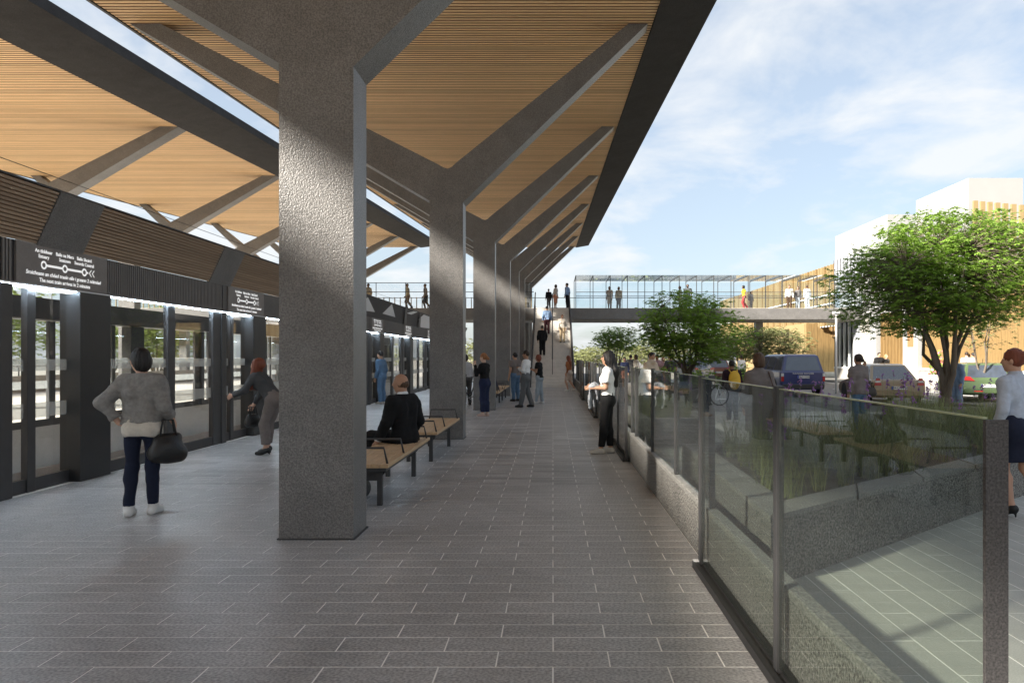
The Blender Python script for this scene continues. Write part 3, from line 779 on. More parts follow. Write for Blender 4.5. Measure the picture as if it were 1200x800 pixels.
# ================================================================== TREES
def tree(loc, label, H, rx, cz, rz_, nstem, nspray, leaf, seed, lm, group=None, trunk_r=.09, lean=0, rscale=1.0, name='maple_tree', per=9, cat='tree'):
    """multi-stem tree; crown = flat sprays of palmate leaves carried at the ends of real twigs"""
    rnd = random.Random(seed); t = thing(name, label, cat, loc, group)
    X0, Y0, Z0 = loc; tr = MB(); lf = MB(); tips = []
    base = Vector(loc)-Vector((0, 0, .06)); ctr = Vector((X0, Y0, Z0+cz))
    def inpt():
        while True:
            p = Vector((rnd.uniform(-1, 1), rnd.uniform(-1, 1), rnd.uniform(-1, 1)))
            if p.length < 1 and p.length > .25: return p
    # uneven crown outline: a few lobes pushed in or out
    lob = [(Vector((rnd.gauss(0, 1), rnd.gauss(0, 1), rnd.gauss(0, .7))).normalized(), rnd.uniform(-.32, .22)) for _ in range(9)]
    def shape(p):
        n = p.normalized(); s = 1+sum(a*max(0, n.dot(d))**4 for d, a in lob)
        q = p*s; z = q.z*rz_
        return ctr+Vector((q.x*rx, q.y*rx, z))
    stems = []
    for i in range(nstem):
        a = 2*math.pi*i/nstem+rnd.uniform(-.4, .4); sp = rnd.uniform(.25, .62)
        end = ctr+Vector((math.cos(a)*rx*sp, math.sin(a)*rx*sp, rz_*rnd.uniform(-.1, .55)))
        mid = base.lerp(end, .42)+Vector((math.cos(a)*rx*.02, math.sin(a)*rx*.02, .10*cz))
        fork = base+Vector((math.cos(a)*trunk_r*.6, math.sin(a)*trunk_r*.6, cz*rnd.uniform(.10, .24)))
        P = [base, fork]
        for k in range(1, 6):
            s = k/6; P.append(fork.lerp(mid, s).lerp(mid.lerp(end, s), s)+Vector((rnd.gauss(0, .02), rnd.gauss(0, .02), 0))*rx)
        P.append(end)
        r0 = trunk_r*rnd.uniform(.55, .8)
        tr.tube(P, [trunk_r*1.05, r0*1.05]+[r0*(1-.82*k/6) for k in range(1, 7)], 8)
        stems.append(P)
    # lower trunk
    tr.tube([base, base+Vector((0, 0, cz*.07)), base+Vector((0, 0, cz*.16))], [trunk_r*1.8, trunk_r*1.4, trunk_r*.9], 10)
    ends = []
    for k in range(nspray):
        tip = shape(inpt())
        P = min((p for S in stems for p in S[2:]), key=lambda q: (q-tip).length+rnd.uniform(0, .5)*rx*.5)
        m = P.lerp(tip, .5)+Vector((0, 0, .10*(tip-P).length))
        rr = max(.003, trunk_r*.11)
        if (tip-P).length > .05: tr.tube([P, m, tip], [rr, rr*.7, rr*.35], 4, cap=False)
        ends.append((tip, (tip-P)))
    def leaf_at(c, out, size):
        n = Vector((rnd.gauss(0, .32), rnd.gauss(0, .32), 1)).normalized()
        a0 = math.atan2(out.y, out.x)+rnd.uniform(-1.2, 1.2)
        d = Vector((math.cos(a0), math.sin(a0), rnd.uniform(-.45, .1))); d = (d-n*d.dot(n)).normalized(); w = n.cross(d)
        vs = [c]; fs = []
        for j, (ang, ln) in enumerate(((-1.5, .62), (-.75, .9), (0, 1.1), (.75, .9), (1.5, .62))):
            e = d*math.cos(ang)+w*math.sin(ang)
            s = w*math.cos(ang)-d*math.sin(ang)
            tipv = c+e*size*ln-n*size*.22*ln; md = c+e*size*ln*.5
            b = len(vs); vs += [md+s*size*.16, tipv, md-s*size*.16]; fs.append((0, b+2, b+1, b))
        lf.add(vs, fs)
    for tip, dr in ends:
        out = Vector((dr.x, dr.y, 0)); out = out.normalized() if out.length > .01 else Vector((1, 0, 0))
        side = Vector((-out.y, out.x, 0)); R_ = leaf*3.0*rscale*rnd.uniform(.7, 1.25)
        for j in range(per):
            c = tip+out*rnd.uniform(-1.0, 1.0)*R_*1.2+side*rnd.uniform(-1, 1)*R_+Vector((0, 0, rnd.gauss(0, .22)*R_))
            leaf_at(c, out+side*rnd.uniform(-1, 1), leaf*rnd.choice((.5, .75, 1.0, 1.0, 1.3)))
    tr.build('trunk', M_BARK, t, smooth=True, fix=False); lf.build('crown', lm, t, fix=False)
    return t
D = 20.0
tree((gx(1108, D), D, .22), 'large multi-stemmed maple tree with fresh green leaves beside the parked cars', 5.8, 2.95, 3.62, 1.78, 9, 1700, .108, 11, M_LEAF, trunk_r=.12, per=12)
D = 29.5
tree((gx(806, D), D, .37), 'bushy green maple in the distant planter by the parked cars', 3.6, 2.25, 2.35, 1.50, 7, 430, .15, 12, M_LEAF, trunk_r=.10, per=12)
D = 55.0
tree((gx(722, D), D, -.06), 'small slender maple below the footbridge near the stairs', 3.4, 1.75, 2.9, 1.0, 6, 240, .17, 13, M_LEAF, trunk_r=.09, per=8)
# rounder street trees, farther
for i, (px, d, H, rx, lab) in enumerate(((905, 46.0, 4.0, 2.15, 'round light green street tree behind the blue car'), (868, 58.0, 4.2, 2.6, 'light green street tree next to the round one behind the bushy maple'),
        (840, 66.0, 4.0, 2.6, 'far light green tree behind the dark red car'))):
    tree((gx(px, d), d, -.06), lab, H, rx, H*.62, H*.34, 5, 300, .17, 30+i, M_LEAF3 if i == 0 else M_LEAF2, trunk_r=.1, per=10, name='street_tree')
D = 27.0
tree((gx(1150, D), D, .06), 'thin pale green street tree in front of the gold clad wall', 4.0, 1.5, 2.9, 1.15, 4, 90, .11, 41, M_LEAF3, trunk_r=.07, per=9, name='street_tree')
# far belt of trees
far = [(680, 130, 3.5), (700, 120, 4.0), (728, 140, 5.0), (760, 110, 4.6), (790, 125, 6.0), (820, 120, 6.5), (560, 120, 5)]
for i, (px, d, H) in enumerate(far):
    tree((gx(px, d), d, -1.2), 'distant olive green tree on the skyline past the footbridge', H+1.2, H*.85, (H+1.2)*.55, H*.5, 4, 110, .42, 60+i, M_LEAF3, 'trees on the skyline past the footbridge', trunk_r=.16, per=9, name='distant_tree')
# trees behind the opposite platform
src = None
for i, (x, y, s) in enumerate(((-29, 10, 1), (-31, 15, 1.15), (-28.5, 20.5, .9), (-30.5, 27, 1.1), (-29, 33, 1), (-31, 40, 1.2), (-29, 47, .95), (-30, 55, 1.1), (-33, 62, 1.2))):
    lab = 'leafy green tree behind the opposite platform parapet'
    if i < 2: o = src = tree((x, y, -1.2), lab, 5.5, 2.7, 3.9, 2.1, 5, 240, .20, 80+i, M_LEAF2, 'trees behind the opposite platform', trunk_r=.13, per=9, name='trackside_tree')
    else: o = copy_tree(src, (x, y, -1.2), i*1.3); o.scale = (s, s, s)
# blossom shrub by the white pier
def shrub(loc, label, r, h, n, leaf, seed, m, m2=None, name='shrub'):
    rnd = random.Random(seed); t = thing(name, label, 'shrub', loc); lf = MB(); st_ = MB(); fl = MB()
    for k in range(n):
        a = rnd.uniform(0, 6.28); q = math.sqrt(rnd.random()); z = rnd.random()**.8
        c = Vector(loc)+Vector((math.cos(a)*q*r*(1-.5*z*z), math.sin(a)*q*r*(1-.5*z*z), h*z*(.75+.25*math.sin(3*a+seed))))
        if k % 12 == 0: st_.tube([loc, Vector(loc).lerp(c, .5)+Vector((0, 0, .05*h)), c], [.014, .009, .004], 4, cap=False)
        u = Vector((rnd.gauss(0, 1), rnd.gauss(0, 1), rnd.gauss(0, .6))).normalized(); v = u.orthogonal().normalized(); s = leaf*rnd.uniform(.6, 1.2)
        (fl if (m2 and rnd.random() < .5) else lf).add([c-u*s, c+v*s*.5, c+u*s, c-v*s*.5], [(0, 1, 2, 3)])
    st_.build('stems', M_BARK, t, fix=False); lf.build('foliage', m, t, fix=False)
    if m2: fl.build('blossom', m2, t, fix=False)
shrub((gx(1100, 38), 38, .06), 'pink blossoming shrub before the white pier of the building', .55, 1.9, 500, .11, 5, M_LEAF, M_PINK, 'blossom_shrub')
for i, (x, y, r, h, lab) in enumerate(((4.3, 27.6, .7, .9, 'dark green shrub at the corner of the distant planter'), (5.6, 27.3, .8, .8, 'broad low shrub in the distant planter below the bushy maple'), (7.1, 28.0, .7, 1.0, 'tall shrub at the street end of the distant planter'))):
    shrub((x, y, .37), lab, r, h, 900, .06, 20+i, M_LEAF)

# ================================================================== VEHICLES
M_TYRE = mat('tyre_rubber', (.02, .02, .02), .85, .1, 10)
M_RIM = mat('alloy_rim', (.48, .48, .49), .3, .05, 5, metal=.8)
M_CGLASS = mat('car_window', (.045, .055, .075), .05, .25, 2, spec=1.0, coat=1.0)
M_TAIL = mat('red_tail_lamp', (.42, .018, .016), .2, .05, 5, coat=.5)
M_CLEAR = mat('clear_lamp', (.65, .66, .66), .15, .05, 5, coat=.5)
M_PLATE = mat('white_plate', (.78, .78, .76), .5, .02)
M_EUBL = mat('blue_plate_band', (.02, .07, .40), .5, .02)
M_BLKTXT = mat('black_lettering', (.015, .015, .015), .6, .02)
M_SILTXT = mat('silver_lettering', (.7, .7, .72), .3, .02, metal=.5)
def car(loc, rz, label, Ln, W, H, kind, paint, plate, badge=None):
    t = thing('parked_car', label, 'car', loc, rz=rz); hw = W/2; hl = Ln/2
    def add(mb, name, m, par=None, smooth=False, bev=0, fix=True):
        o = mb.build(name, m, None, smooth, bev, fix); o.parent = par or t; return o
    belt = H*.60; sill = .24
    if kind == 'suv':    low = [(-hl, .42), (-hl, belt-.06), (-hl+.03, belt), (hl-1.35, belt+.02), (hl-.35, belt-.08), (hl-.06, belt-.2), (hl, .5), (hl-.1, .3), (-hl+.1, .3)]; rb0, rb1, rt0, rt1 = -hl+.04, hl-1.45, -hl+.22, hl-2.0
    elif kind == 'sedan': low = [(-hl, .45), (-hl+.01, belt-.05), (-hl+.07, belt+.03), (-hl+.75, belt+.05), (hl-1.35, belt), (hl-.3, belt-.14), (hl-.03, belt-.28), (hl, .42), (hl-.12, .24), (-hl+.1, .27)]; rb0, rb1, rt0, rt1 = -hl+.55, hl-1.30, -hl+1.25, hl-2.1
    else:                low = [(-hl, .45), (-hl+.02, belt-.04), (-hl+.08, belt+.04), (hl-1.2, belt), (hl-.3, belt-.14), (hl-.03, belt-.28), (hl, .42), (hl-.12, .24), (-hl+.1, .27)]; rb0, rb1, rt0, rt1 = -hl+.10, hl-1.15, -hl+.50, hl-1.95
    cy = sum(p[0] for p in low)/len(low); czz = sum(p[1] for p in low)/len(low)
    mb = MB(); secs = [(-hw, .93, .90), (-hw*.985, .975, .955), (-hw*.90, .995, .99), (0, 1, 1), (hw*.90, .995, .99), (hw*.985, .975, .955), (hw, .93, .90)]
    n = len(low)
    for x, sy, sz in secs:
        for (y, z) in low: mb.v.append((x, y*sy, czz+(z-czz)*sz))
    for s in range(len(secs)-1):
        for i in range(n): mb.f.append((s*n+i, s*n+(i+1) % n, (s+1)*n+(i+1) % n, (s+1)*n+i)); mb.m.append(0)
    mb.f += [tuple(range(n-1, -1, -1)), tuple((len(secs)-1)*n+i for i in range(n))]; mb.m += [0, 0]
    body = add(mb, 'body', paint, bev=.03)
    # cabin
    wb, wt = hw*.93, hw*(.64 if kind == 'sedan' else .72)
    zb, zt = belt-.02, H
    sec = [(rb0, rb1, wb, zb), (rb0+(rt0-rb0)*.88, rb1+(rt1-rb1)*.88, wt+(wb-wt)*.10, zb+(zt-zb)*.90), (rt0+.10, rt1-.12, wt*.90, zt-.015), (rt0+.4, rt1-.4, wt*.5, zt)]
    mb = MB()
    for a, b_, w, z in sec: mb.v += [(-w, a, z), (w, a, z), (w, b_, z), (-w, b_, z)]
    for s in range(len(sec)-1):
        for i in range(4): mb.f.append((s*4+i, s*4+(i+1) % 4, s*4+4+(i+1) % 4, s*4+4+i)); mb.m.append(0)
    e = (len(sec)-1)*4; mb.f.append((e, e+1, e+2, e+3)); mb.m.append(0)
    cab = add(mb, 'cabin', paint, bev=.025)
    def onface(i0, i1, u0, u1, v0, v1, off):
        a0, b0, w0, z0 = sec[0]; a1, b1, w1, z1 = sec[1]
        C0 = [(-w0, a0, z0), (w0, a0, z0), (w0, b0, z0), (-w0, b0, z0)]; C1 = [(-w1, a1, z1), (w1, a1, z1), (w1, b1, z1), (-w1, b1, z1)]
        p = lambda u, v: Vector(C0[i0]).lerp(C0[i1], u).lerp(Vector(C1[i0]).lerp(C1[i1], u), v)
        q = [p(u0, v0), p(u1, v0), p(u1, v1), p(u0, v1)]
        nn = (q[1]-q[0]).cross(q[3]-q[0]).normalized(); return [v+nn*off for v in q]
    def pane(name, i0, i1, u0, u1, v0, v1):
        q = onface(i0, i1, u0, u1, v0, v1, .008); q2 = onface(i0, i1, u0, u1, v0, v1, -.01)
        add(MB().add(q+q2, [(0, 1, 2, 3), (0, 4, 5, 1), (1, 5, 6, 2), (2, 6, 7, 3), (3, 7, 4, 0)]), name, M_CGLASS, cab)
    pane('rear_window', 0, 1, .07, .93, .08, .93); pane('windscreen', 2, 3, .05, .95, .06, .95)
    for u0, u1 in ((.05, .33), (.36, .66), (.69, .95)): pane('side_window', 1, 2, u0, u1, .1, .92)
    for u0, u1 in ((.05, .31), (.34, .64), (.67, .95)): pane('side_window', 3, 0, u0, u1, .1, .92)
    # wheels
    r = .36 if kind == 'suv' else .315
    for y in (-hl+.82, hl-.88):
        for s in (-1, 1):
            x = s*(hw-.10)
            ar = MB(); N = 24     # dark wheel arch
            pts = [(y+(r+.055)*math.cos(a), r+(r+.055)*math.sin(a)) for a in [i*2*math.pi/N for i in range(N)]]
            ar.prism(pts, s*(hw-.06), s*(hw+.004), 'x'); add(ar, 'wheel_arch', M_BLKTXT)
            ty = MB().ring((x+s*.02, y, r), r-.085, .085, 24, 8); wh = add(ty, 'wheel', M_TYRE, smooth=True)
            rim = MB(); N = 20
            rim.ring((x+s*.06, y, r), r-.15, .022, 20, 6)
            for k in range(7):
                a = k*2*math.pi/7; rim.tube([(x+s*.075, y, r), (x+s*.065, y+(r-.15)*math.cos(a), r+(r-.15)*math.sin(a))], [.03, .02], 5)
            o = add(rim, 'rim', M_RIM, wh)
    # rear details
    yb = -hl
    z0 = .34; add(MB().box(-hw*.93, hw*.93, yb-.05, yb+.12, z0, z0+.20), 'bumper', paint if kind != 'suv' else M_DMET, bev=.03)
    if kind == 'suv':
        for s in (-1, 1):
            l = add(MB().box(s*hw*.97-.10*(s > 0)-.0, s*hw*.97+.10*(s < 0), yb-.012, yb+.06, .66, .86), 'tail_lamp', M_TAIL)
            add(MB().box(s*hw*.97-.10*(s > 0), s*hw*.97+.10*(s < 0), yb-.012, yb+.06, .862, .99), 'reversing_lamp', M_CLEAR)
    elif kind == 'sedan':
        for s in (-1, 1):
            x = s*hw*.80
            add(MB().prism([(x-.11, .70), (x+.11, .70), (x+.09, .80), (x-.09, .80)], yb-.02, yb+.05), 'tail_lamp', M_TAIL)
            add(MB().prism([(x-.09, .802), (x+.09, .802), (x+.07, .86), (x-.07, .86)], yb-.02, yb+.05), 'reversing_lamp', M_CLEAR)
            add(MB().prism([(x-.07, .862), (x+.07, .862), (x+.05, .95), (x-.05, .95)], yb-.015, yb+.05), 'tail_lamp', M_TAIL)
    else:
        for s in (-1, 1):
            x = s*hw*.76
            add(MB().prism([(x-s*.20, .80), (x+s*.17, .82), (x+s*.18, .97), (x-s*.05, .95)], yb-.015, yb+.08), 'tail_lamp', M_TAIL)
        add(MB().box(-.5, -.2, yb-.053, yb-.05, .40, .44), 'reflector', M_TAIL)
    zp = .62 if kind != 'suv' else .84
    pl = add(MB().box(-.26, .26, yb-.030, yb-.015, zp-.055, zp+.055), 'number_plate', M_PLATE)
    add(MB().box(-.26, -.21, yb-.034, yb-.0305, zp-.054, zp+.054), 'plate_band', M_EUBL, pl)
    o = bpy.data.objects.new('plate_lettering', text_mesh(plate, .098, 'plate_lettering', M_BLKTXT)); COL.objects.link(o)
    o.location = (.03, yb-.032, zp); o.rotation_euler = (R(90), 0, 0); o.parent = pl
    if badge:
        o = bpy.data.objects.new('badge_lettering', text_mesh(badge, .085, 'badge_lettering', M_SILTXT)); COL.objects.link(o)
        o.location = (.0, yb-.004, zp+.14); o.rotation_euler = (R(90), 0, 0); o.parent = body; o.scale = (1.6, 1, 1)
    for s in (-1, 1):
        add(MB().box(s*(hw+.02)-.09, s*(hw+.02)+.09, rb1-.55, rb1-.42, belt+.02, belt+.17), 'wing_mirror', paint, bev=.03)
        for y in (-.15, .85): add(MB().box(s*hw-.012, s*hw+.012, y-.1, y+.1, belt-.16, belt-.13), 'door_handle', M_RIM)
    for s in (-1, 1): add(MB().box(s*hw*.75-.15, s*hw*.75+.15, hl-.06, hl+.004, belt-.36, belt-.22), 'headlight', M_CLEAR)
    add(MB().tube([(0, rt0+.35, H-.01), (0, rt0+.25, H+.14)], .008, 5), 'aerial', M_BLKTXT)
    add(MB().tube([(-hw*.5, yb+.2, .27), (-hw*.5, yb-.04, .27)], .03, 8), 'exhaust_pipe', M_RIM)
    return t
P_BLUE = mat('dark_blue_car_paint', (.035, .045, .15), .32, .04, 3, coat=.8)
P_BRON = mat('bronze_car_paint', (.27, .20, .12), .35, .04, 3, coat=.8, metal=.3)
P_GRN = mat('green_car_paint', (.085, .13, .055), .32, .04, 3, coat=.8, metal=.2)
P_RED = mat('dark_red_car_paint', (.13, .018, .022), .32, .04, 3, coat=.8)
P_SIL = mat('silver_car_paint', (.40, .41, .42), .32, .04, 3, coat=.8, metal=.4)
d = 30.4; car((gx(938, d), d+2.3, -.06), R(3), 'dark blue boxy off-road car with white plate seen from behind', 4.6, 1.92, 1.80, 'suv', P_BLUE, '08-D-12345', 'RANGE ROVER')
d = 24.8; car((gx(1058, d)+.15, d+2.2, -.06), R(-7), 'bronze saloon car with red tail lamps parked beside the maple', 4.45, 1.74, 1.44, 'sedan', P_BRON, '04-D-89702')
d = 26.5; car((gx(1168, d)+.3, d+2.0, -.06), R(-16), 'green hatchback car parked by the gold clad wall', 4.1, 1.74, 1.47, 'hatch', P_GRN, '10-D-4471')
d = 50.0; car((gx(841, d), d+2.0, -.06), R(2), 'dark red hatchback car far down the street', 4.1, 1.75, 1.55, 'hatch', P_RED, '06-D-3318')
d = 47.0; car((gx(818, d)-.3, d+3.0, -.06), R(30), 'silver hatchback car partly hidden behind the bushy maple', 4.0, 1.72, 1.48, 'hatch', P_SIL, '07-D-9120')

def bicycle(loc, rz, label, paint):
    t = thing('bicycle', label, 'bicycle', loc, rz=rz)
    def add(mb, name, m, par=None, smooth=True): o = mb.build(name, m, None, smooth); o.parent = par or t; return o
    for y in (-.52, .52):
        w = add(MB().ring((0, y, .34), .325, .018, 28, 6), 'wheel', M_TYRE)
        sp_ = MB()
        for k in range(12):
            a = k*math.pi/6; sp_.tube([(0, y, .34), (0, y+.31*math.cos(a), .34+.31*math.sin(a))], .003, 4, cap=False)
        add(sp_, 'spokes', M_RIM, w); add(MB().ring((0, y, .34), .300, .010, 24, 5), 'rim', M_RIM, w)
    fr = MB(); bbk, seat, head, hub0, hub1 = (0, -.05, .30), (0, -.20, .80), (0, .36, .82), (0, -.52, .34), (0, .52, .34)
    for a, b_ in ((bbk, seat), (seat, head), (bbk, (0, .40, .68)), (bbk, hub0), (hub0, seat), (head, hub1)): fr.tube([a, b_], .017, 7)
    add(fr, 'frame', paint)
    add(MB().tube([seat, (0, -.24, .93)], .013, 6).add([(-.08, -.36, .94), (.08, -.36, .94), (.02, -.10, .95), (-.02, -.10, .95), (-.06, -.34, .97), (.06, -.34, .97), (.015, -.12, .97), (-.015, -.12, .97)],
        [(0, 3, 2, 1), (4, 5, 6, 7), (0, 1, 5, 4), (1, 2, 6, 5), (2, 3, 7, 6), (3, 0, 4, 7)]), 'saddle', M_BLKTXT, smooth=False)
    add(MB().tube([head, (0, .33, .98)], .013, 6).tube([(-.28, .22, 1.0), (-.18, .34, .99), (.18, .34, .99), (.28, .22, 1.0)], .012, 6), 'handlebar', M_BLKTXT)
    add(MB().ring((.05, -.05, .30), .085, .008, 18, 5).tube([(.07, -.05, .30), (.07, .10, .24)], .008, 5).tube([(-.07, -.05, .30), (-.07, -.20, .36)], .008, 5), 'crankset', M_RIM)
bicycle((gx(836, 23.5), 23.5, -.06), R(80), 'silver bicycle parked on the road behind the fence', M_WPAINT)
bicycle((gx(550, 24.0), 24.0, 0), R(75), 'black bicycle half hidden behind a Y-shaped column', M_BLKTXT)

# stroller
sx, sy = gx(778, 20.2), 20.2
t = thing('stroller', 'black and white baby stroller pushed by the man in a beige jumper', 'stroller', (sx, sy, 0))
for dx_, dy_ in ((-.22, -.22), (-.22, .22), (.26, -.2), (.26, .2)):
    MB().ring((0, 0, 0), .11, .025, 18, 6).build('wheel', M_TYRE, None, True).name = 'wheel'
    w = [o for o in bpy.data.objects if o.name.startswith('wheel') and o.parent is None][-1]
    w.rotation_euler = (0, 0, R(90)); w.location = (dx_, dy_, .137); w.parent = t
o = MB().tube([(-.55, -.2, 1.02), (-.35, -.2, .75), (.26, -.2, .15)], .014, 6).tube([(-.55, .2, 1.02), (-.35, .2, .75), (.26, .2, .15)], .014, 6).tube([(-.22, -.2, .15), (.05, -.2, .55)], .014, 6).tube([(-.22, .2, .15), (.05, .2, .55)], .014, 6).tube([(-.55, -.2, 1.02), (-.55, .2, 1.02)], .016, 6).build('frame', M_RIM, None, True); o.parent = t
o = MB().prism([(-.28, .50), (.30, .42), (.34, .52), (.02, .55), (-.20, .95), (-.30, .92)], -.19, .19).build('seat', M_BLKTXT, None, bevel=.02); o.parent = t
hd = MB(); N = 7
for i in range(N):
    a = R(20+i*24); c = (-.16, .78)
    hd.v += [(c[0]+.34*math.cos(a), -.21, c[1]+.30*math.sin(a)), (c[0]+.34*math.cos(a), .21, c[1]+.30*math.sin(a))]
for i in range(N-1): hd.f.append((2*i, 2*i+1, 2*i+3, 2*i+2)); hd.m.append(0)
o = hd.build('hood', M_BLKTXT); o.parent = t
o.modifiers.new('solid', 'SOLIDIFY').thickness = .012
o = MB().prism([(-.05, .58), (.30, .50), (.40, .20), (.30, .22), (.20, .45), (-.05, .54)], -.17, .17).build('blanket', M_WHITE, None, bevel=.015); o.parent = t
# small info lectern
t = thing('info_lectern', 'small tilted information panel on a dark post behind the fence', 'sign', (gx(803, 22.3), 22.3, -.06))
x_, y_ = gx(803, 22.3), 22.3
MB().box(x_-.025, x_+.025, y_-.02, y_+.02, -.06, .56).build('post', M_DMET, t)
MB().box(x_-.19, x_+.19, y_-.03, y_+.03, .56, .86).build('panel', mat('blue_grey_panel', (.22, .27, .34), .3, .3, 5), t)
MB().box(x_-.19, x_+.19, y_-.032, y_-.0305, .56, .66).build('panel_stripe', mat('ochre_stripe', (.42, .32, .16), .5, .2, 5), t)
# ================================================================== PEOPLE
class Field:
    """signed distance field on a grid, turned into a mesh by surface nets"""
    def __init__(s, lo, hi, h):
        s.lo = np.array(lo, float); s.h = h; n = np.ceil((np.array(hi)-s.lo)/h).astype(int)+1
        s.n = n; s.F = np.full(n, .2, np.float32)
        s.ax = [(s.lo[i]+h*np.arange(n[i])).astype(np.float32) for i in range(3)]
    def _sub(s, lo, hi):
        i0 = np.clip(np.floor((np.array(lo)-s.lo)/s.h).astype(int)-1, 0, s.n); i1 = np.clip(np.ceil((np.array(hi)-s.lo)/s.h).astype(int)+2, 0, s.n)
        if (i1 <= i0).any(): return None
        sl = tuple(slice(a, b) for a, b in zip(i0, i1))
        return sl, s.ax[0][sl[0]][:, None, None], s.ax[1][sl[1]][None, :, None], s.ax[2][sl[2]][None, None, :]
    def _mix(s, sl, d, k):
        f = s.F[sl]; h = np.clip(.5+.5*(f-d)/k, 0, 1); s.F[sl] = f*(1-h)+d*h-k*h*(1-h)
    def cone(s, a, b, r1, r2=None, k=.02):
        r2 = r1 if r2 is None else r2; a = np.array(a, float); b = np.array(b, float); m = max(r1, r2)+k+.06
        q = s._sub(np.minimum(a, b)-m, np.maximum(a, b)+m)
        if q is None: return
        sl, X, Y, Z = q; ba = b-a; L2 = max(float(ba@ba), 1e-9)
        t = np.clip(((X-a[0])*ba[0]+(Y-a[1])*ba[1]+(Z-a[2])*ba[2])/L2, 0, 1)
        d = np.sqrt((X-a[0]-t*ba[0])**2+(Y-a[1]-t*ba[1])**2+(Z-a[2]-t*ba[2])**2)-(r1+(r2-r1)*t)
        s._mix(sl, d, k)
    def _ell(s, c, M, r):
        m = max(r)+.08; q = s._sub(np.array(c)-m, np.array(c)+m)
        if q is None: return None
        sl, X, Y, Z = q; dx, dy, dz = X-c[0], Y-c[1], Z-c[2]
        p = [(M[0][i]*dx+M[1][i]*dy+M[2][i]*dz)/r[i] for i in range(3)]
        k0 = np.sqrt(p[0]**2+p[1]**2+p[2]**2)+1e-6; k1 = np.sqrt((p[0]/r[0])**2+(p[1]/r[1])**2+(p[2]/r[2])**2)+1e-6
        return sl, k0*(k0-1)/k1
    def ell(s, c, r, M=np.eye(3), k=.02):
        q = s._ell(c, M, r)
        if q: s._mix(q[0], q[1], k)
    def carve(s, c, r, M=np.eye(3)):
        q = s._ell(c, M, r)
        if q: s.F[q[0]] = np.maximum(s.F[q[0]], -q[1])
    def clip(s, p, n, ref=None):      # remove what lies on the side n points to
        d = (s.ax[0][:, None, None]-p[0])*n[0]+(s.ax[1][None, :, None]-p[1])*n[1]+(s.ax[2][None, None, :]-p[2])*n[2]
        s.F = np.maximum(s.F, d.astype(np.float32))
    def folds(s, amp, seed, f=1.0):
        r = np.random.RandomState(seed); X, Y, Z = s.ax[0][:, None, None], s.ax[1][None, :, None], s.ax[2][None, None, :]
        w = 0
        for i in range(5):
            k = r.normal(0, 1, 3); k *= r.uniform(16, 46)*f/np.linalg.norm(k); w = w+np.sin(k[0]*X+k[1]*Y+k[2]*Z+r.uniform(0, 6.3))
        s.F = s.F+(amp*w*.5).astype(np.float32)
    def mesh(s, name, m, sc=1.0):
        Fm = np.pad(s.F, 1, constant_values=.2); lo = s.lo-s.h; n = np.array(Fm.shape); S = Fm < 0
        c = [S[i:n[0]-1+i, j:n[1]-1+j, k:n[2]-1+k] for i in (0, 1) for j in (0, 1) for k in (0, 1)]
        anyc = np.logical_or.reduce(c); allc = np.logical_and.reduce(c); act = np.argwhere(anyc & ~allc)
        if len(act) == 0: return None
        idx = np.full(n-1, -1, np.int64); idx[tuple(act.T)] = np.arange(len(act))
        acc = np.zeros((len(act), 3)); cnt = np.zeros(len(act))
        for ax in range(3):
            o = [a for a in range(3) if a != ax]
            for u in (0, 1):
                for v in (0, 1):
                    p = act.copy(); p[:, o[0]] += u; p[:, o[1]] += v; q = p.copy(); q[:, ax] += 1
                    a, b = Fm[tuple(p.T)], Fm[tuple(q.T)]; cr = (a < 0) != (b < 0)
                    t = np.where(cr, a/np.where(cr, a-b, 1), 0); pos = p.astype(float); pos[:, ax] += t
                    acc[cr] += pos[cr]; cnt[cr] += 1
        V = (lo+acc/cnt[:, None]*s.h)*sc; quads = []
        for ax in range(3):
            o1, o2 = [(1, 2), (2, 0), (0, 1)][ax]
            sh = [slice(None)]*3; s0 = list(sh); s1 = list(sh); s0[ax] = slice(0, -1); s1[ax] = slice(1, None)
            A_, B_ = S[tuple(s0)], S[tuple(s1)]; e = np.argwhere(A_ != B_)
            if len(e) == 0: continue
            fl = A_[tuple(e.T)]; P = []
            for da, db in ((-1, -1), (0, -1), (0, 0), (-1, 0)):
                p = e.copy(); p[:, o1] += da; p[:, o2] += db; P.append(idx[tuple(p.T)])
            Q = np.stack(P, 1); Q[~fl] = Q[~fl][:, ::-1]; quads.append(Q)
        Q = np.concatenate(quads); me = bpy.data.meshes.new(name)
        me.vertices.add(len(V)); me.vertices.foreach_set('co', V.astype(np.float32).ravel())
        me.loops.add(Q.size); me.loops.foreach_set('vertex_index', Q.ravel().astype(np.int32))
        me.polygons.add(len(Q)); me.polygons.foreach_set('loop_start', np.arange(0, Q.size, 4, dtype=np.int32))
        me.polygons.foreach_set('use_smooth', np.ones(len(Q), bool)); me.update(calc_edges=True); me.validate(); me.materials.append(m)
        return me

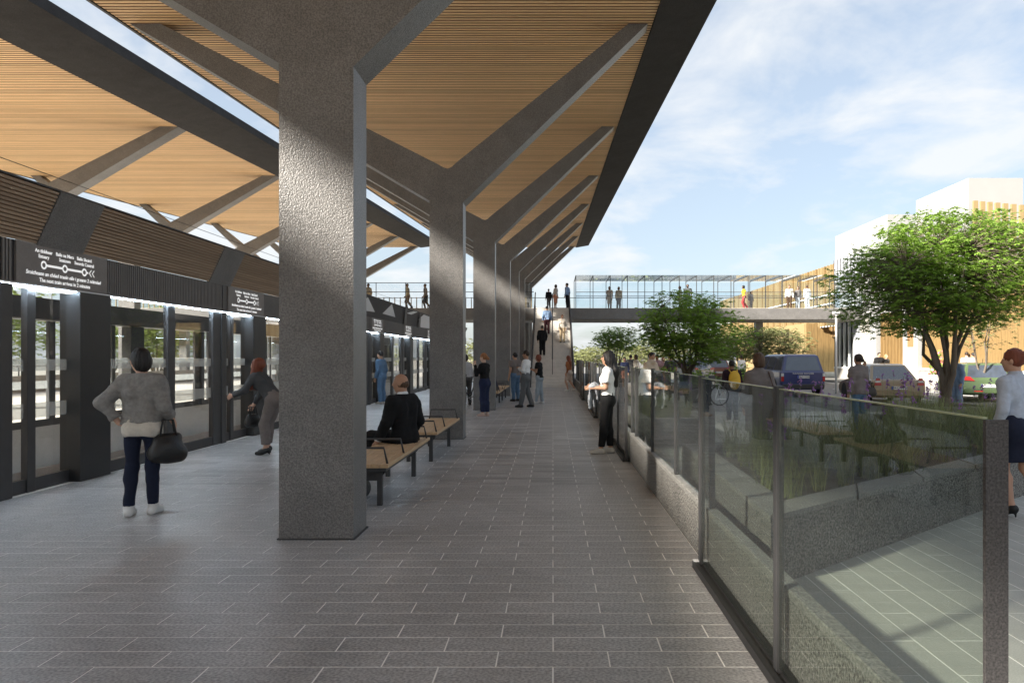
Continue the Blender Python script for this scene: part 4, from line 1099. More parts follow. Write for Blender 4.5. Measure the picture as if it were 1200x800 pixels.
def N_(v): v = np.array(v, float); return v/max(np.linalg.norm(v), 1e-9)
SKIN = {'fair': (.52, .31, .22), 'tan': (.40, .225, .145), 'brown': (.20, .105, .062), 'pale': (.60, .40, .31)}
def clothm(name, col, var=.12): return mat('cloth_'+name, col, .92, var, 26, .25, 160, spec=.2)
def hairm(name, col): return mat('hair_'+name, col, .55, .35, 30, .5, 60, stretch=(1, 1, .12), spec=.4)
PCOUNT = [0]
def person(loc, face, label, h=1.70, sex='f', skin='fair', vox=.02, pose=None, top=None, bot=None, shoes=None, hair=None, face_on=False, coat=None, group=None):
    pose = pose or {}; PCOUNT[0] += 1; seed = PCOUNT[0]; sc = h/1.70; vx = vox/sc
    t = thing('person', label, 'person', loc, group, R(face))
    f = sex == 'f'
    sit = pose.get('sit', False)
    pel = np.array(pose.get('pel', (0, 0, .545 if sit else .93)), float); lean = R(pose.get('lean', 2)); side = R(pose.get('side', 0))
    u = N_((math.sin(side), math.sin(lean), math.cos(lean)*math.cos(side))); tw = R(pose.get('twist', 0))
    right = N_((math.cos(tw), math.sin(tw), -u[0]/max(u[2], .2)*math.cos(tw))); fwd = N_(np.cross(u, right)); right = np.cross(fwd, u)
    waist, chest, nb = pel+u*.16, pel+u*.34, pel+u*.515
    sw = .158 if f else .182; hwid = .092 if f else .085
    sho = {s: pel+u*.443+right*s*sw for s in (-1, 1)}
    arms = {}
    for s, key in ((-1, 'l'), (1, 'r')):
        e, w = pose.get(key+'arm', ((s*.055, -.035, -.275), (s*.065, .035, -.515)))
        arms[s] = (sho[s], sho[s]+np.array(e), sho[s]+np.array(w))
    legs = {}
    for s, key in ((-1, 'l'), (1, 'r')):
        if sit: k, a = pose.get(key+'leg', ((s*.11, .44, .50), (s*.11, .42, .085)))
        else: k, a = pose.get(key+'leg', ((s*.092, .012, .49), (s*.10, -.03, .085)))
        legs[s] = (pel+right*s*hwid-u*.02, np.array(k, float), np.array(a, float))
    heel = (shoes or {}).get('kind') == 'heel'
    if heel: legs = {s: (a, b, c+np.array((0, 0, .05))) for s, (a, b, c) in legs.items()}
    fy = {s: R(pose.get('lfoot' if s < 0 else 'rfoot', -s*8)) for s in (-1, 1)}
    fd = {s: np.array((math.sin(-fy[s])*1.0, math.cos(fy[s]), 0)) for s in (-1, 1)}
    hy, hp = R(pose.get('hyaw', 0)), R(pose.get('hpitch', 0)); hr = R(pose.get('hroll', 0))
    Rm = np.array((Matrix.Rotation(hy, 3, 'Z') @ Matrix.Rotation(-hp, 3, 'X') @ Matrix.Rotation(hr, 3, 'Y')))
    M = Rm
    hc = nb+N_(u*.7+np.array((0, 0, .5)))*.055+Rm@np.array((0, .022, .105))
    H = lambda x, y, z: hc+Rm@np.array((x, y, z))
    allp = [pel, nb, hc]+[p for v in arms.values() for p in v]+[p for v in legs.values() for p in v]
    lo = np.min(allp, 0)-np.array((.24, .26, .2)); hi = np.max(allp, 0)+np.array((.24, .26, .22)); lo[2] = -.03
    mk = lambda: Field(lo, hi, vx)
    mr = lambda r: max(r, vx*.62)          # thin parts stay resolvable at this voxel size
    def torso(g, e):
        for s in (-1, 1):
            g.cone(pel+right*s*.075-u*.03, waist+right*s*(.045 if f else .058), .098+e, .078+e, .05)
            g.cone(waist+right*s*(.045 if f else .058), chest+right*s*(.072 if f else .085)+fwd*.008, .080+e, .092+e, .05)
            g.cone(chest+right*s*.08, pel+u*.44+right*s*(sw-.055), .088+e, .056+e, .05)
            g.cone(pel+u*.475+right*s*.04, sho[s]-u*.025, .042+e*.8, .046+e*.8, .05)
            g.ell(pel+right*s*.062-fwd*.055-u*.055, np.array((.082, .072, .085))+e, k=.04)
            if f: g.ell(chest+right*s*.068+fwd*.075-u*.015, np.array((.055, .05, .055))+e, k=.04)
    def arm(g, s, e, frac=1.0, k=.03):
        a, b, c = arms[s]
        g.cone(a, b, (.050 if f else .058)+e, (.037 if f else .044)+e, k)
        if frac > .5:
            q = b+(c-b)*((frac-.5)*2); g.cone(b, q, (.038 if f else .044)+e, (.027 if f else .031)+(.38*(1-frac))*.02+e, .02)
    def leg(g, s, e, k=.035):
        a, b, c = legs[s]
        g.cone(a, b, .082+e, .056+e, k); kn = N_(c-b)
        g.cone(b, b+(c-b)*.32-fd[s]*.012, .054+e, .056+e, .03); g.cone(b+(c-b)*.32-fd[s]*.012, c, .054+e, .036+e, .03)
    def foot(g, s, e, k=.02):
        c = legs[s][2]; hz_ = c[2]-.085 if not heel else c[2]-.085
        base_z = max(0, c[2]-.135) if heel else c[2]-.085
        he = np.array((c[0], c[1], 0))-fd[s]*.035+np.array((0, 0, (c[2]-.05))); ba = np.array((c[0], c[1], 0))+fd[s]*.105+np.array((0, 0, base_z+.028)); to = ba+fd[s]*.05
        g.cone(c, he, .034+e, .032+e, k); g.cone(he, ba, .032+e, .034+e, k); g.cone(ba, to, .036+e, .024+e, k); g.cone(c, ba, .032+e, .028+e, k)
    # ---- body (one skin surface)
    g = mk(); torso(g, -.006)
    for s in (-1, 1):
        arm(g, s, 0); leg(g, s, 0); foot(g, s, 0)
        a, b, c = arms[s]; hdv = pose.get('lhand' if s < 0 else 'rhand'); d = N_(hdv) if hdv is not None else N_(c-b)
        pn = N_(np.cross(d, (0, 1, .15)) if abs(d[1]) < .9 else np.cross(d, (0, 0, 1)))*(-s)
        pn = N_(pn*np.sign(np.dot(pn, (-s, 0, 0))+1e-6)); lat = N_(np.cross(d, pn))
        if lat[1] < 0: lat = -lat
        pal = c+d*.05
        g.cone(c, c+d*.03, mr(.024), mr(.026), .015)
        for q in (-.024, -.008, .010, .026): g.cone(c+d*.025+lat*q*.6, c+d*.085+lat*q, mr(.015), mr(.013), .012)
        for q, ln in ((-.030, .052), (-.010, .068), (.010, .074), (.030, .066)):
            k1 = c+d*.088+lat*q; k2 = k1+N_(d+pn*.25)*ln*.55; k3 = k2+N_(d+pn*.8)*ln*.5
            g.cone(k1, k2, mr(.0095), mr(.0085), .004); g.cone(k2, k3, mr(.0085), mr(.007), .004)
        th = c+d*.035+lat*.026; g.cone(th, th+N_(d+lat*.8+pn*.3)*.045, mr(.013), mr(.010), .008); g.cone(th+N_(d+lat*.8+pn*.3)*.045, th+N_(d+lat*.8+pn*.3)*.045+N_(d+pn*.4)*.03, mr(.010), mr(.008), .004)
    g.cone(nb-u*.03, H(0, -.018, -.07), .056 if f else .064, .050 if f else .058, .03)
    g.ell(H(0, -.006, .012), (.074, .094, .100), M, .02); g.ell(H(0, .026, -.055), (.056, .062, .068), M, .03)
    g.cone(H(0, .050, -.100), H(0, .058, -.098), .020, .018, .025)
    g.ell(H(0, .062, -.02), (.052, .036, .05), M, .02)
    if vox < .022:
        for s in (-1, 1): g.carve(H(s*.033, .108, .004), (.021, .020, .013), M)
        g.cone(H(0, .088, .008), H(0, .108, -.028), .008, .013, .012); g.cone(H(-.018, .083, -.062), H(.018, .083, -.062), .009, .009, .008)
        for s in (-1, 1): g.ell(H(s*.076, -.010, -.012), (.012, .022, .032), M, .006)
    else: g.cone(H(0, .085, .0), H(0, .105, -.028), .012, .016, .012)
    g.clip((0, 0, .002), (0, 0, -1))
    def put(g, name, m, par=None):
        me = g.mesh(name, m, sc)
        if me is None: return None
        o = bpy.data.objects.new(name, me); COL.objects.link(o); o.parent = par or t; return o
    body = put(g, 'body', mat('skin_'+skin, SKIN[skin], .6, .05, 12, spec=.35))
    if face_on:
        for s in (-1, 1):
            p = H(s*.033, .087, .004)*sc
            e = MB(); n_ = 8
            for r_, off in ((.0, .0075), (.012, .001)):
                pass
            bm = bmesh.new(); bmesh.ops.create_uvsphere(bm, u_segments=8, v_segments=6, radius=.0125*sc); me = bpy.data.meshes.new('eye'); bm.to_mesh(me); bm.free()
            me.materials.append(mat('dark_eye', (.03, .02, .015), .2, .05)); o = bpy.data.objects.new('eye', me); COL.objects.link(o); o.location = p; o.parent = body
            b_ = MB().tube([H(s*.018, .094, .026)*sc, H(s*.034, .094, .031)*sc, H(s*.052, .084, .026)*sc], [.003, .0045, .002], 5).build('eyebrow', mat('brow', (.04, .028, .02), .8, .1)); b_.parent = body
        b_ = MB().tube([H(-.022, .086, -.062)*sc, H(0, .095, -.061)*sc, H(.022, .086, -.062)*sc], [.003, .0065, .003], 6).build('mouth', mat('lip', (.36, .13, .11), .5, .05)); b_.parent = body
    # ---- clothes
    if bot:
        e = bot.get('e', .014); g = mk(); kind = bot.get('kind', 'trousers')
        g2w = pel+u*bot.get('waist', .13)
        for s in (-1, 1):
            g.cone(pel+right*s*.075-u*.03, waist+right*s*(.045 if f else .058), .098+e, .078+e, .05)
            g.ell(pel+right*s*.062-fwd*.055-u*.055, np.array((.082, .072, .085))+e, k=.04)
            if kind == 'trousers':
                a, b, c = legs[s]; fl_ = bot.get('flare', 0)
                leg(g, s, e+.002); g.cone(b, c, .050+e+fl_*.5, .040+e+fl_, .03)
            elif kind == 'shorts':
                a, b, c = legs[s]; g.cone(a, a+(b-a)*.75, .088+e, .084+e, .035)
        if kind == 'skirt':
            zb = bot.get('len', .46); fl_ = bot.get('flare', .0)
            for s in (-1, 1):
                a, b, c = legs[s]; q = b.copy(); q[2] = zb-.1
                g.cone(a, np.array((b[0]*.9, b[1], zb-.08)), .088+e, .074+e+fl_, .09)
            g.cone(pel-u*.05, np.array(((legs[-1][1][0]+legs[1][1][0])/2, (legs[-1][1][1]+legs[1][1][1])/2, zb-.08)), .10+e, .085+e+fl_, .08)
            g.clip((0, 0, zb), (0, 0, -1))
        g.clip(g2w, u)
        g.folds(bot.get('fold', .0035), seed+50, 1.0)
        if kind == 'trousers':
            for s in (-1, 1):
                a, b, c = legs[s]
            if not sit:
                zc = bot.get('hem', .07); g.clip((0, 0, zc), (0, 0, -1))
            else: g.clip((0, 0, .09), (0, 0, -1))
        put(g, {'trousers': 'trousers', 'shorts': 'shorts', 'skirt': 'skirt'}[kind], clothm(bot['n'], bot['c']))
    def upper(d, nm):
        e = d.get('e', .016); fr = d.get('sleeve', 1.0)
        ga = mk()
        for s in (-1, 1):
            arm(ga, s, e*.9+.002, fr, .02); a, b, c = arms[s]
            if fr > .5: q = b+(c-b)*((fr-.5)*2); 
            else: q = a+(b-a)*(fr*2)
        g = mk(); torso(g, e); hm = d.get('hem', -.02)
        if hm < -.12:       # coat skirt
            for s in (-1, 1):
                a, b, c = legs[s]; g.cone(a, a+(b-a)*min(1, (-hm+.05)/.44), .098+e, .088+e+d.get('flare', .01), .09)
            g.cone(pel-u*.04, pel+u*(hm-.06), .105+e, .10+e+d.get('flare', .01), .09)
        g.clip(pel+u*hm, -u)
        for s in (-1, 1):
            a, b, c = arms[s]
            if fr > .5:
                q = b+(c-b)*((fr-.5)*2); dd = N_(c-b); w = mk(); arm(w, s, e*.9+.002, 1.0, .02)
                dist = (w.ax[0][:, None, None]-q[0])*dd[0]+(w.ax[1][None, :, None]-q[1])*dd[1]+(w.ax[2][None, None, :]-q[2])*dd[2]
                w.F = np.maximum(w.F, dist.astype(np.float32))
            else:
                q = a+(b-a)*(fr*2); dd = N_(b-a); w = mk(); w.cone(a, b, (.054 if f else .064)+e*1.3, (.050 if f else .058)+e*1.3, .02)
                dist = (w.ax[0][:, None, None]-q[0])*dd[0]+(w.ax[1][None, :, None]-q[1])*dd[1]+(w.ax[2][None, None, :]-q[2])*dd[2]
                w.F = np.maximum(w.F, dist.astype(np.float32))
            hh = np.clip(.5+.5*(g.F-w.F)/.03, 0, 1); g.F = g.F*(1-hh)+w.F*hh-.03*hh*(1-hh)
        g.folds(d.get('fold', .0045), seed)
        if vox < .018: g.folds(.0035, seed+200, 2.3)
        if not d.get('scarf'): g.cone(nb-u*.075, nb+u*.02, .075+e*.4, .060, .05)
        if d.get('collar'): g.cone(nb-u*.02, nb+u*.035, .070, .062, .02)
        if d.get('scarf'):
            g.ell(nb+u*.015+fwd*.02, (.13, .12, .075), k=.04)
        g.clip(nb+u*(.05 if d.get('collar') else (.10 if d.get('scarf') else .018)), u)
        return put(g, nm, clothm(d['n'], d['c'], d.get('var', .12)))
    if top: upper(top, top.get('nm', 'shirt'))
    if coat: upper(coat, coat.get('nm', 'jacket'))
    if shoes:
        for s in (-1, 1):
            g = mk(); foot(g, s, .008); c = legs[s][2]
            if shoes.get('kind') == 'boot': g.cone(c-np.array((0, 0, .02)), c+np.array((0, 0, .10)), .050, .050, .02); g.clip(c+np.array((0, 0, .075)), (0, 0, 1))
            elif heel:
                g.cone(np.array((c[0], c[1], 0))-fd[s]*.045+np.array((0, 0, c[2]-.06)), np.array((c[0], c[1], 0))-fd[s]*.055, mr(.016), mr(.009), .01)
                g.clip(c+np.array((0, 0, -.018)), N_(np.array((0, 0, 1))+fd[s]*.25))
            else: g.clip(c+np.array((0, 0, .012)), (0, 0, 1))
            g.clip((0, 0, .001), (0, 0, -1))
            put(g, 'shoe', mat('shoe_'+shoes['n'], shoes['c'], .6, .08, 10))
    if hair:
        st_ = hair['style']; g = mk(); hm = hairm(hair['n'], hair['c'])
        if st_ == 'fringe':        # bald crown with a ring of hair
            g.ell(H(0, -.008, -.008), (.0775, .0975, .090), M, .01); g.carve(H(0, .105, .0), (.13, .115, .2), M); g.clip(H(0, -.03, -.004), N_(Rm@np.array((0, .5, 1)))); g.clip(H(0, 0, -.075), -Rm[:, 2])
        else:
            g.ell(H(0, -.014, .022), (.085, .103, .104), M, .01)
            if st_ in ('bob', 'long', 'beanie'): g.ell(H(0, -.035, -.045), (.088, .080, .095), M, .04)
            if st_ == 'long':
                g.cone(H(0, -.05, -.05), hc-fwd*.125+np.array((0, 0, -.26)), .085, .070, .05)
                g.cone(hc-fwd*.12-right*.03+np.array((0, 0, -.2)), hc-fwd*.135+np.array((0, 0, -.46)), .068, .035, .05)
                for s in (-1, 1): g.cone(H(s*.06, -.03, -.05), hc+right*s*.07-fwd*.07+np.array((0, 0, -.26)), .045, .035, .03)
            if st_ == 'hang':      # long hair falling forward past the face
                for s in (-1.5, -.8, 0, .8, 1.5): g.cone(H(s*.05, .02, .02), H(s*.085, .05, 0)+fwd*.04+np.array((0, 0, -.40)), .055, .040, .04)
            if st_ == 'bun': g.ell(H(.0, -.105, .045), (.05, .045, .05), M, .02)
            if st_ == 'pony': g.cone(H(0, -.10, .03), H(0, -.15, -.04), .03, .04, .02); g.cone(H(0, -.15, -.04), H(0, -.13, -.24), .04, .018, .02)
            if st_ != 'hang':
                g.carve(H(0, .125, -.035), (.073, .075, .100), M)
                if st_ in ('short', 'bun', 'pony'): g.carve(H(0, .07, -.10), (.12, .10, .115), M); g.clip(H(0, 0, -.068), -Rm[:, 2])
            else: g.carve(H(0, .13, -.05), (.06, .06, .08), M)
        g.folds(.0025, seed+9, 1.6)
        if vox < .018:      # locks
            ph = np.arctan2(g.ax[0][:, None, None]-hc[0], g.ax[1][None, :, None]-hc[1]); zz = g.ax[2][None, None, :]-hc[2]
            g.F = g.F+(.0035*np.sin(17*ph+9*zz)+.0025*np.sin(29*ph-14*zz+1.3)).astype(np.float32)
        put(g, hair.get('nm', 'hair'), hm)
    return t, (lambda p: WM[t.name]@Vector(np.array(p)*sc)), dict(sho=sho, arms=arms, legs=legs, hc=hc, pel=pel, u=u, fwd=fwd, right=right)

def at(px, d, z=0.0): return (gx(px, d), d, z)
def bag(c, label, w, hgt, dep, m, strap=None, rz=0.0, name='handbag', cat='bag'):
    """soft bag, c = middle of its top; strap = list of world points"""
    t = thing(name, label, cat, (c[0], c[1], c[2]-hgt), rz=rz)
    g = Field((-w*.75, -dep, -.03), (w*.75, dep, hgt+.03), .014)
    g.cone((-w*.32, 0, hgt*.30), (w*.32, 0, hgt*.30), dep*.48, dep*.48, .04); g.cone((-w*.28, 0, hgt*.72), (w*.28, 0, hgt*.72), dep*.30, dep*.30, .06)
    g.ell((0, 0, hgt*.42), (w*.5, dep*.5, hgt*.42), k=.03); g.folds(.004, 5)
    o = bpy.data.objects.new('bag_body', g.mesh('bag_body', m)); COL.objects.link(o); o.parent = t
    hs = MB()
    for y in (-dep*.22, dep*.22): hs.tube([(-w*.25, y, hgt*.80), (-w*.16, y*.6, hgt+.09), (w*.16, y*.6, hgt+.09), (w*.25, y, hgt*.80)], .010, 6)
    o = hs.build('handle', m, None, True); o.parent = t
    if strap: MB().tube(strap, .009, 5).build('strap', m, t, True)
    return t

C = dict(black=(.012, .012, .013), navy=(.020, .026, .060), dnavy=(.016, .020, .040), grey=(.23, .22, .21), lgrey=(.42, .42, .43), dgrey=(.07, .07, .072), white=(.72, .72, .72),
         denim=(.10, .17, .27), ldenim=(.32, .37, .42), beige=(.50, .40, .30), blue=(.20, .29, .45), khaki=(.40, .31, .20), taupe=(.17, .145, .135), cream=(.58, .53, .46), mid=(.13, .135, .14))
def T(n, **k): return dict(n=n, c=C[n], **k)
HAIRC = dict(black=(.012, .010, .010), brown=(.075, .040, .022), dbrown=(.028, .017, .012), red=(.17, .045, .022), blonde=(.30, .19, .09), ginger=(.28, .12, .045), grey=(.2, .19, .18))
def Hh(st_, n): return dict(style=st_, n=n, c=HAIRC[n])
SH = dict(white=dict(n='white', c=(.65, .64, .62)), black=dict(n='black', c=(.015, .015, .015)), brown=dict(n='brown', c=(.10, .05, .03)), grey=dict(n='grey', c=(.45, .43, .40)))
def S_(n, kind='flat'): return dict(SH[n], kind=kind)
WALK = dict(lean=4, lleg=((-.09, .14, .50), (-.085, .02, .10)), rleg=((.09, .02, .50), (.085, -.26, .14)), larm=((-.07, -.10, -.26), (-.07, -.02, -.49)), rarm=((.07, .05, -.27), (.06, .20, -.47)))
CROSS = dict(larm=((-.06, .03, -.26), (.10, .20, -.20)), rarm=((.06, .03, -.26), (-.10, .22, -.18)))

# --- platform
d = 7.45
P1 = person(at(167, d), 8, 'woman in grey sweater and dark jeans with hand on hip facing the screen doors', 1.69, 'f', 'fair', .0115,
    dict(lean=1, hyaw=62, hpitch=4, larm=((-.185, -.075, -.205), (-.045, -.045, -.415)), lhand=(.75, .35, -.35), rarm=((.085, -.06, -.265), (.10, .10, -.41)), rhand=(.1, .6, -.6),
         lleg=((-.10, .0, .50), (-.115, -.04, .085)), rleg=((.09, .02, .50), (.085, .05, .085)), side=-1),
    top=T('grey', nm='sweater', e=.032, sleeve=.90, hem=.02, fold=.010, var=.25), bot=T('dnavy', e=.004, hem=.10), shoes=S_('white', 'boot'), hair=dict(style='beanie', n='black', c=HAIRC['black']))
# pale shirt tail under the sweater
t1, tf1, j1 = P1
g = Field((-.32, -.30, .70), (.32, .30, 1.15), .0115)
pl_, u_, r_ = j1['pel'], j1['u'], j1['right']
for s in (-1, 1):
    g.cone(pl_+r_*s*.075-u_*.03, pl_+u_*.16+r_*s*.045, .098+.021, .078+.021, .05); g.ell(pl_+r_*s*.062-j1['fwd']*.055-u_*.055, np.array((.082, .072, .085))+.021, k=.04)
g.clip((0, 0, 1.0), (0, 0, 1)); g.clip((0, -.1, .815), N_((0, -.25, -1)))
g.folds(.003, 3); o = bpy.data.objects.new('shirt_tail', g.mesh('shirt_tail', clothm('cream', C['cream']), 1.69/1.70)); COL.objects.link(o); o.parent = t1
w = tf1(j1['arms'][1][1]*.35+j1['arms'][1][2]*.65)
bag((-3.98, 7.50, .88), 'black leather handbag on the arm of the woman in the grey sweater', .30, .36, .20, mat('black_leather', (.014, .014, .015), .45, .2, 9, .2, 40), rz=R(38))
d = 12.1
P2 = person(at(314, d), 84, 'red haired woman bending towards the screen door in striped top and heels', 1.70, 'f', 'fair', .014,
    dict(lean=36, hpitch=-40, pel=(0, -.10, .93), larm=((-.05, .14, -.22), (-.02, .34, -.30)), rarm=((.04, .06, -.28), (.0, .16, -.46)), lleg=((-.09, .02, .50), (-.10, -.02, .085)), rleg=((.09, .03, .50), (.11, .06, .085))),
    top=T('dgrey', nm='sweater', e=.02, sleeve=1), bot=T('taupe', e=.018, hem=.17, flare=.008), shoes=S_('black', 'heel'), hair=Hh('hang', 'red'))
w = P2[1](P2[2]['arms'][1][2]); bag((w.x-.02, w.y-.02, w.z-.14), 'black handbag hanging from the hand of the bending red haired woman', .26, .26, .14, mat('black_leather', (.014, .014, .015)), rz=R(60))
P3 = person((-2.05, 9.85, 0), 58, 'bald man in a black suit sitting on the timber bench', 1.80, 'm', 'tan', .0125,
    dict(sit=True, pel=(0, -.04, .525), lean=3, hyaw=24, hpitch=2, larm=((-.09, .03, -.27), (-.13, .14, -.50)), rarm=((.07, -.05, -.27), (.05, .13, -.46)), lleg=((-.13, .42, .50), (-.14, .46, .085)), rleg=((.10, .44, .50), (.10, .40, .085))),
    top=T('white', nm='shirt', e=.010, sleeve=.98, collar=True, hem=.02), coat=T('black', nm='suit_jacket', e=.030, sleeve=.93, hem=-.07, fold=.006), bot=T('black', e=.016), shoes=S_('black'), hair=Hh('fringe', 'brown'))
o = bag((-2.25, 8.3, .30), 'black bag on the floor under the bench of the bald man', .36, .28, .24, mat('black_leather', (.014, .014, .015)), rz=R(80), name='floor_bag')
d = 25.0
person(at(447, d), 70, 'man in denim shirt and jeans standing at the screen door', 1.80, 'm', 'tan', .02, dict(lean=3), top=T('denim', nm='shirt', e=.02), bot=T('denim', e=.016), shoes=S_('grey'), hair=Hh('short', 'black'))
d = 19.8
person(at(568, d), 62, 'fair haired woman in black top and navy trousers touching her face', 1.70, 'f', 'pale', .016,
    dict(larm=((-.07, .10, -.24), (.02, .20, .02)), rarm=((.06, .06, -.27), (-.08, .20, -.24)), lleg=((-.06, .03, .49), (-.04, .03, .085)), rleg=((.06, .0, .49), (.05, -.05, .085))), top=T('black', nm='top', e=.014, hem=.04), bot=T('navy', e=.018, flare=.01, hem=.12), shoes=dict(n='nude', c=(.5, .36, .3), kind='flat'), hair=Hh('pony', 'ginger'), face_on=True)
d = 25.2
person((-2.06, d, 0), 60, 'man in navy jacket sitting on the bench behind a column', 1.78, 'm', 'tan', .02, dict(sit=True, pel=(0, 0, .535), lean=16, larm=((-.06, .14, -.24), (.02, .34, -.30)), rarm=((.06, .14, -.24), (-.02, .34, -.30))),
    top=T('navy', nm='jacket', e=.022), bot=T('dgrey', e=.014), shoes=S_('black'), hair=Hh('short', 'black'))
d = 26.6
person(at(604, d), 40, 'man in grey T-shirt and blue jeans turned away beside the white shirted man', 1.76, 'm', 'tan', .02, dict(), top=T('taupe', nm='t_shirt', e=.02, sleeve=.3), bot=T('denim', e=.016), shoes=S_('black'), hair=Hh('short', 'black'))
d = 23.4
person(at(616, d), 72, 'man in white shirt and grey trousers with folded arms', 1.80, 'm', 'tan', .017, dict(CROSS, lean=-3, lleg=((-.09, .05, .50), (-.10, .12, .085)), rleg=((.10, -.02, .50), (.12, -.16, .085))),
    top=T('white', nm='shirt', e=.014, hem=.06), bot=T('mid', e=.02, flare=.008), shoes=S_('black'), hair=Hh('short', 'dbrown'), face_on=True)
d = 25.2
person(at(632, d), 72, 'woman in black T-shirt and pale jeans with folded arms before the stairs', 1.68, 'f', 'tan', .018, dict(CROSS, lleg=((-.08, .04, .49), (-.09, .08, .085)), rleg=((.08, -.02, .49), (.09, -.08, .085))),
    top=T('black', nm='t_shirt', e=.018, sleeve=.32, hem=-.02), bot=T('ldenim', e=.010), shoes=S_('white'), hair=Hh('bob', 'red'))
d = 34.0
P = person(at(667, d), 60, 'woman with long red hair in shorts walking at the stair foot', 1.66, 'f', 'fair', .022, WALK, top=dict(n='rust', c=(.32, .12, .05), nm='top', e=.014), bot=dict(n='blush', c=(.6, .48, .42), kind='shorts', e=.014), shoes=S_('white'), hair=Hh('long', 'red'))
d = 12.2
P14 = person(at(712, d), 78, 'woman with long dark hair in white T-shirt and black trousers by the fence', 1.70, 'f', 'tan', .0125,
    dict(lean=-2, larm=((-.045, .02, -.265), (-.02, .24, -.27)), rarm=((.05, .0, -.27), (-.02, .23, -.25)), lleg=((-.08, .05, .49), (-.085, .10, .085)), rleg=((.08, .0, .49), (.09, -.04, .085)), hpitch=-4),
    top=T('white', nm='t_shirt', e=.020, sleeve=.36, hem=.05, fold=.006), bot=T('black', e=.010, hem=.12), shoes=S_('grey'), hair=Hh('long', 'black'), face_on=True)
# jacket hung over her forearms
w = P14[1](j1['pel']*0+(P14[2]['arms'][1][2]+P14[2]['arms'][-1][2])/2)
tj = thing('folded_jacket', 'grey denim jacket draped over the forearms of the long haired woman', 'jacket', (w.x, w.y, w.z-.32), rz=R(78))
g = Field((-.26, -.22, -.12), (.26, .24, .46), .011)
g.cone((-.14, .0, .345), (.14, .0, .345), .050, .048, .02)
for q, (x_, zl) in enumerate(((-.15, .10), (-.105, .02), (-.06, .06), (-.01, -.03), (.04, .03), (.085, .0), (.13, .09))):
    g.cone((x_, .055, .33), (x_+.012*((q % 3)-1), .060+.014*(q % 2), zl), .026, .020, .02); g.cone((x_, -.05, .33), (x_*.9, -.055-.01*(q % 2), zl+.10), .024, .018, .02)
g.cone((.15, .05, .30), (.19, .03, -.02), .032, .024, .02)
g.folds(.008, 77, 1.4); o = bpy.data.objects.new('cloth', g.mesh('cloth', clothm('jacketgrey', (.34, .36, .39), .45))); COL.objects.link(o); o.parent = tj

# --- plaza and street
d = 7.37
PR = person(at(1192, d), 20, 'red haired woman in pale blue blouse, navy skirt and black heels on the plaza', 1.68, 'f', 'fair', .0125,
    dict(lean=2, hyaw=22, lleg=((-.08, .10, .50), (-.07, .02, .085)), rleg=((.09, -.02, .50), (.08, -.24, .10)), larm=((-.09, -.05, -.27), (-.06, .05, -.50)), rarm=((.07, -.04, -.27), (.06, .10, -.45))),
    top=dict(n='paleblue', c=(.46, .50, .58), nm='blouse', e=.018, hem=.08, collar=True), bot=dict(n='navyskirt', c=(.020, .024, .045), kind='skirt', len=.56, e=.016, waist=.16), shoes=S_('black', 'heel'), hair=Hh('bun', 'red'))
d = 11.0
P = person(at(890, d), 12, 'woman with brown bob and taupe coat behind the large planter', 1.66, 'f', 'fair', .0135, dict(larm=((-.06, 0, -.27), (-.05, .08, -.49))), coat=T('taupe', nm='coat', e=.030, hem=-.42, collar=True, flare=.02), bot=T('dgrey', e=.012), shoes=S_('black'), hair=Hh('bob', 'brown'))
a, b_ = P[1](P[2]['sho'][1]+np.array((-.04, -.085, .055))), P[1](P[2]['pel']+np.array((.17, -.16, .02)))
bag((b_.x+.03, b_.y, b_.z), 'brown shoulder bag of the woman in the taupe coat', .28, .24, .12, mat('brown_leather', (.07, .035, .02), .5, .2, 9), strap=[(a.x, a.y, a.z), ((a.x+b_.x)/2+.01, (a.y+b_.y)/2-.06, (a.z+b_.z)/2), (b_.x+.03, b_.y-.01, b_.z-.04)], rz=R(80))
d = 18.0
P = person(at(858, d), 5, 'boy in dark jacket wearing a yellow backpack', 1.52, 'm', 'brown', .016, dict(), top=dict(n='maroonblack', c=(.03, .014, .022), nm='jacket', e=.025), bot=T('dnavy', e=.016), shoes=S_('white'), hair=Hh('short', 'black'))
w = P[1](np.array((0, -.20, .93)))
tb_ = thing('backpack', 'yellow backpack on the back of the boy', 'backpack', (w.x, w.y, w.z), rz=R(5))
M_YEL = mat('yellow_nylon', (.62, .37, .03), .7, .12, 10, .1, 50); g = Field((-.22, -.16, -.05), (.22, .16, .52), .014)
g.ell((0, 0, .22), (.15, .085, .235), k=.02); g.ell((0, -.06, .13), (.11, .06, .10), k=.03); g.folds(.003, 8)
o = bpy.data.objects.new('pack_body', g.mesh('pack_body', M_YEL)); COL.objects.link(o); o.parent = tb_
for s in (-1, 1): o = MB().tube([(s*.08, .04, .40), (s*.10, .10, .47), (s*.10, .20, .44)], .014, 6).build('strap', M_YEL, None, True); o.parent = tb_
d = 20.4
person(at(760, d), -135, 'man in beige jumper and blue jeans leaning towards the stroller', 1.74, 'm', 'tan', .016, dict(lean=8, hroll=-18, hpitch=-6, larm=((-.07, .06, -.26), (-.04, .28, -.38)), rarm=((.07, .06, -.26), (.04, .28, -.38))),
    top=dict(n='beige', c=C['beige'], nm='jumper', e=.032, scarf=True, hem=-.06, fold=.007), bot=T('denim', e=.012), shoes=S_('brown'), hair=Hh('short', 'black'), face_on=True)
d = 15.6
P = person(at(1007, d), 15, 'woman in brown hooded jacket raising one hand behind the bronze car', 1.66, 'f', 'tan', .016, dict(rarm=((.10, .10, -.22), (.13, .16, .05)), rhand=(.1, .1, 1)), top=T('taupe', nm='hooded_jacket', e=.032, hem=-.10, collar=True, fold=.007), bot=T('denim', e=.012), shoes=S_('grey'), hair=Hh('pony', 'dbrown'))
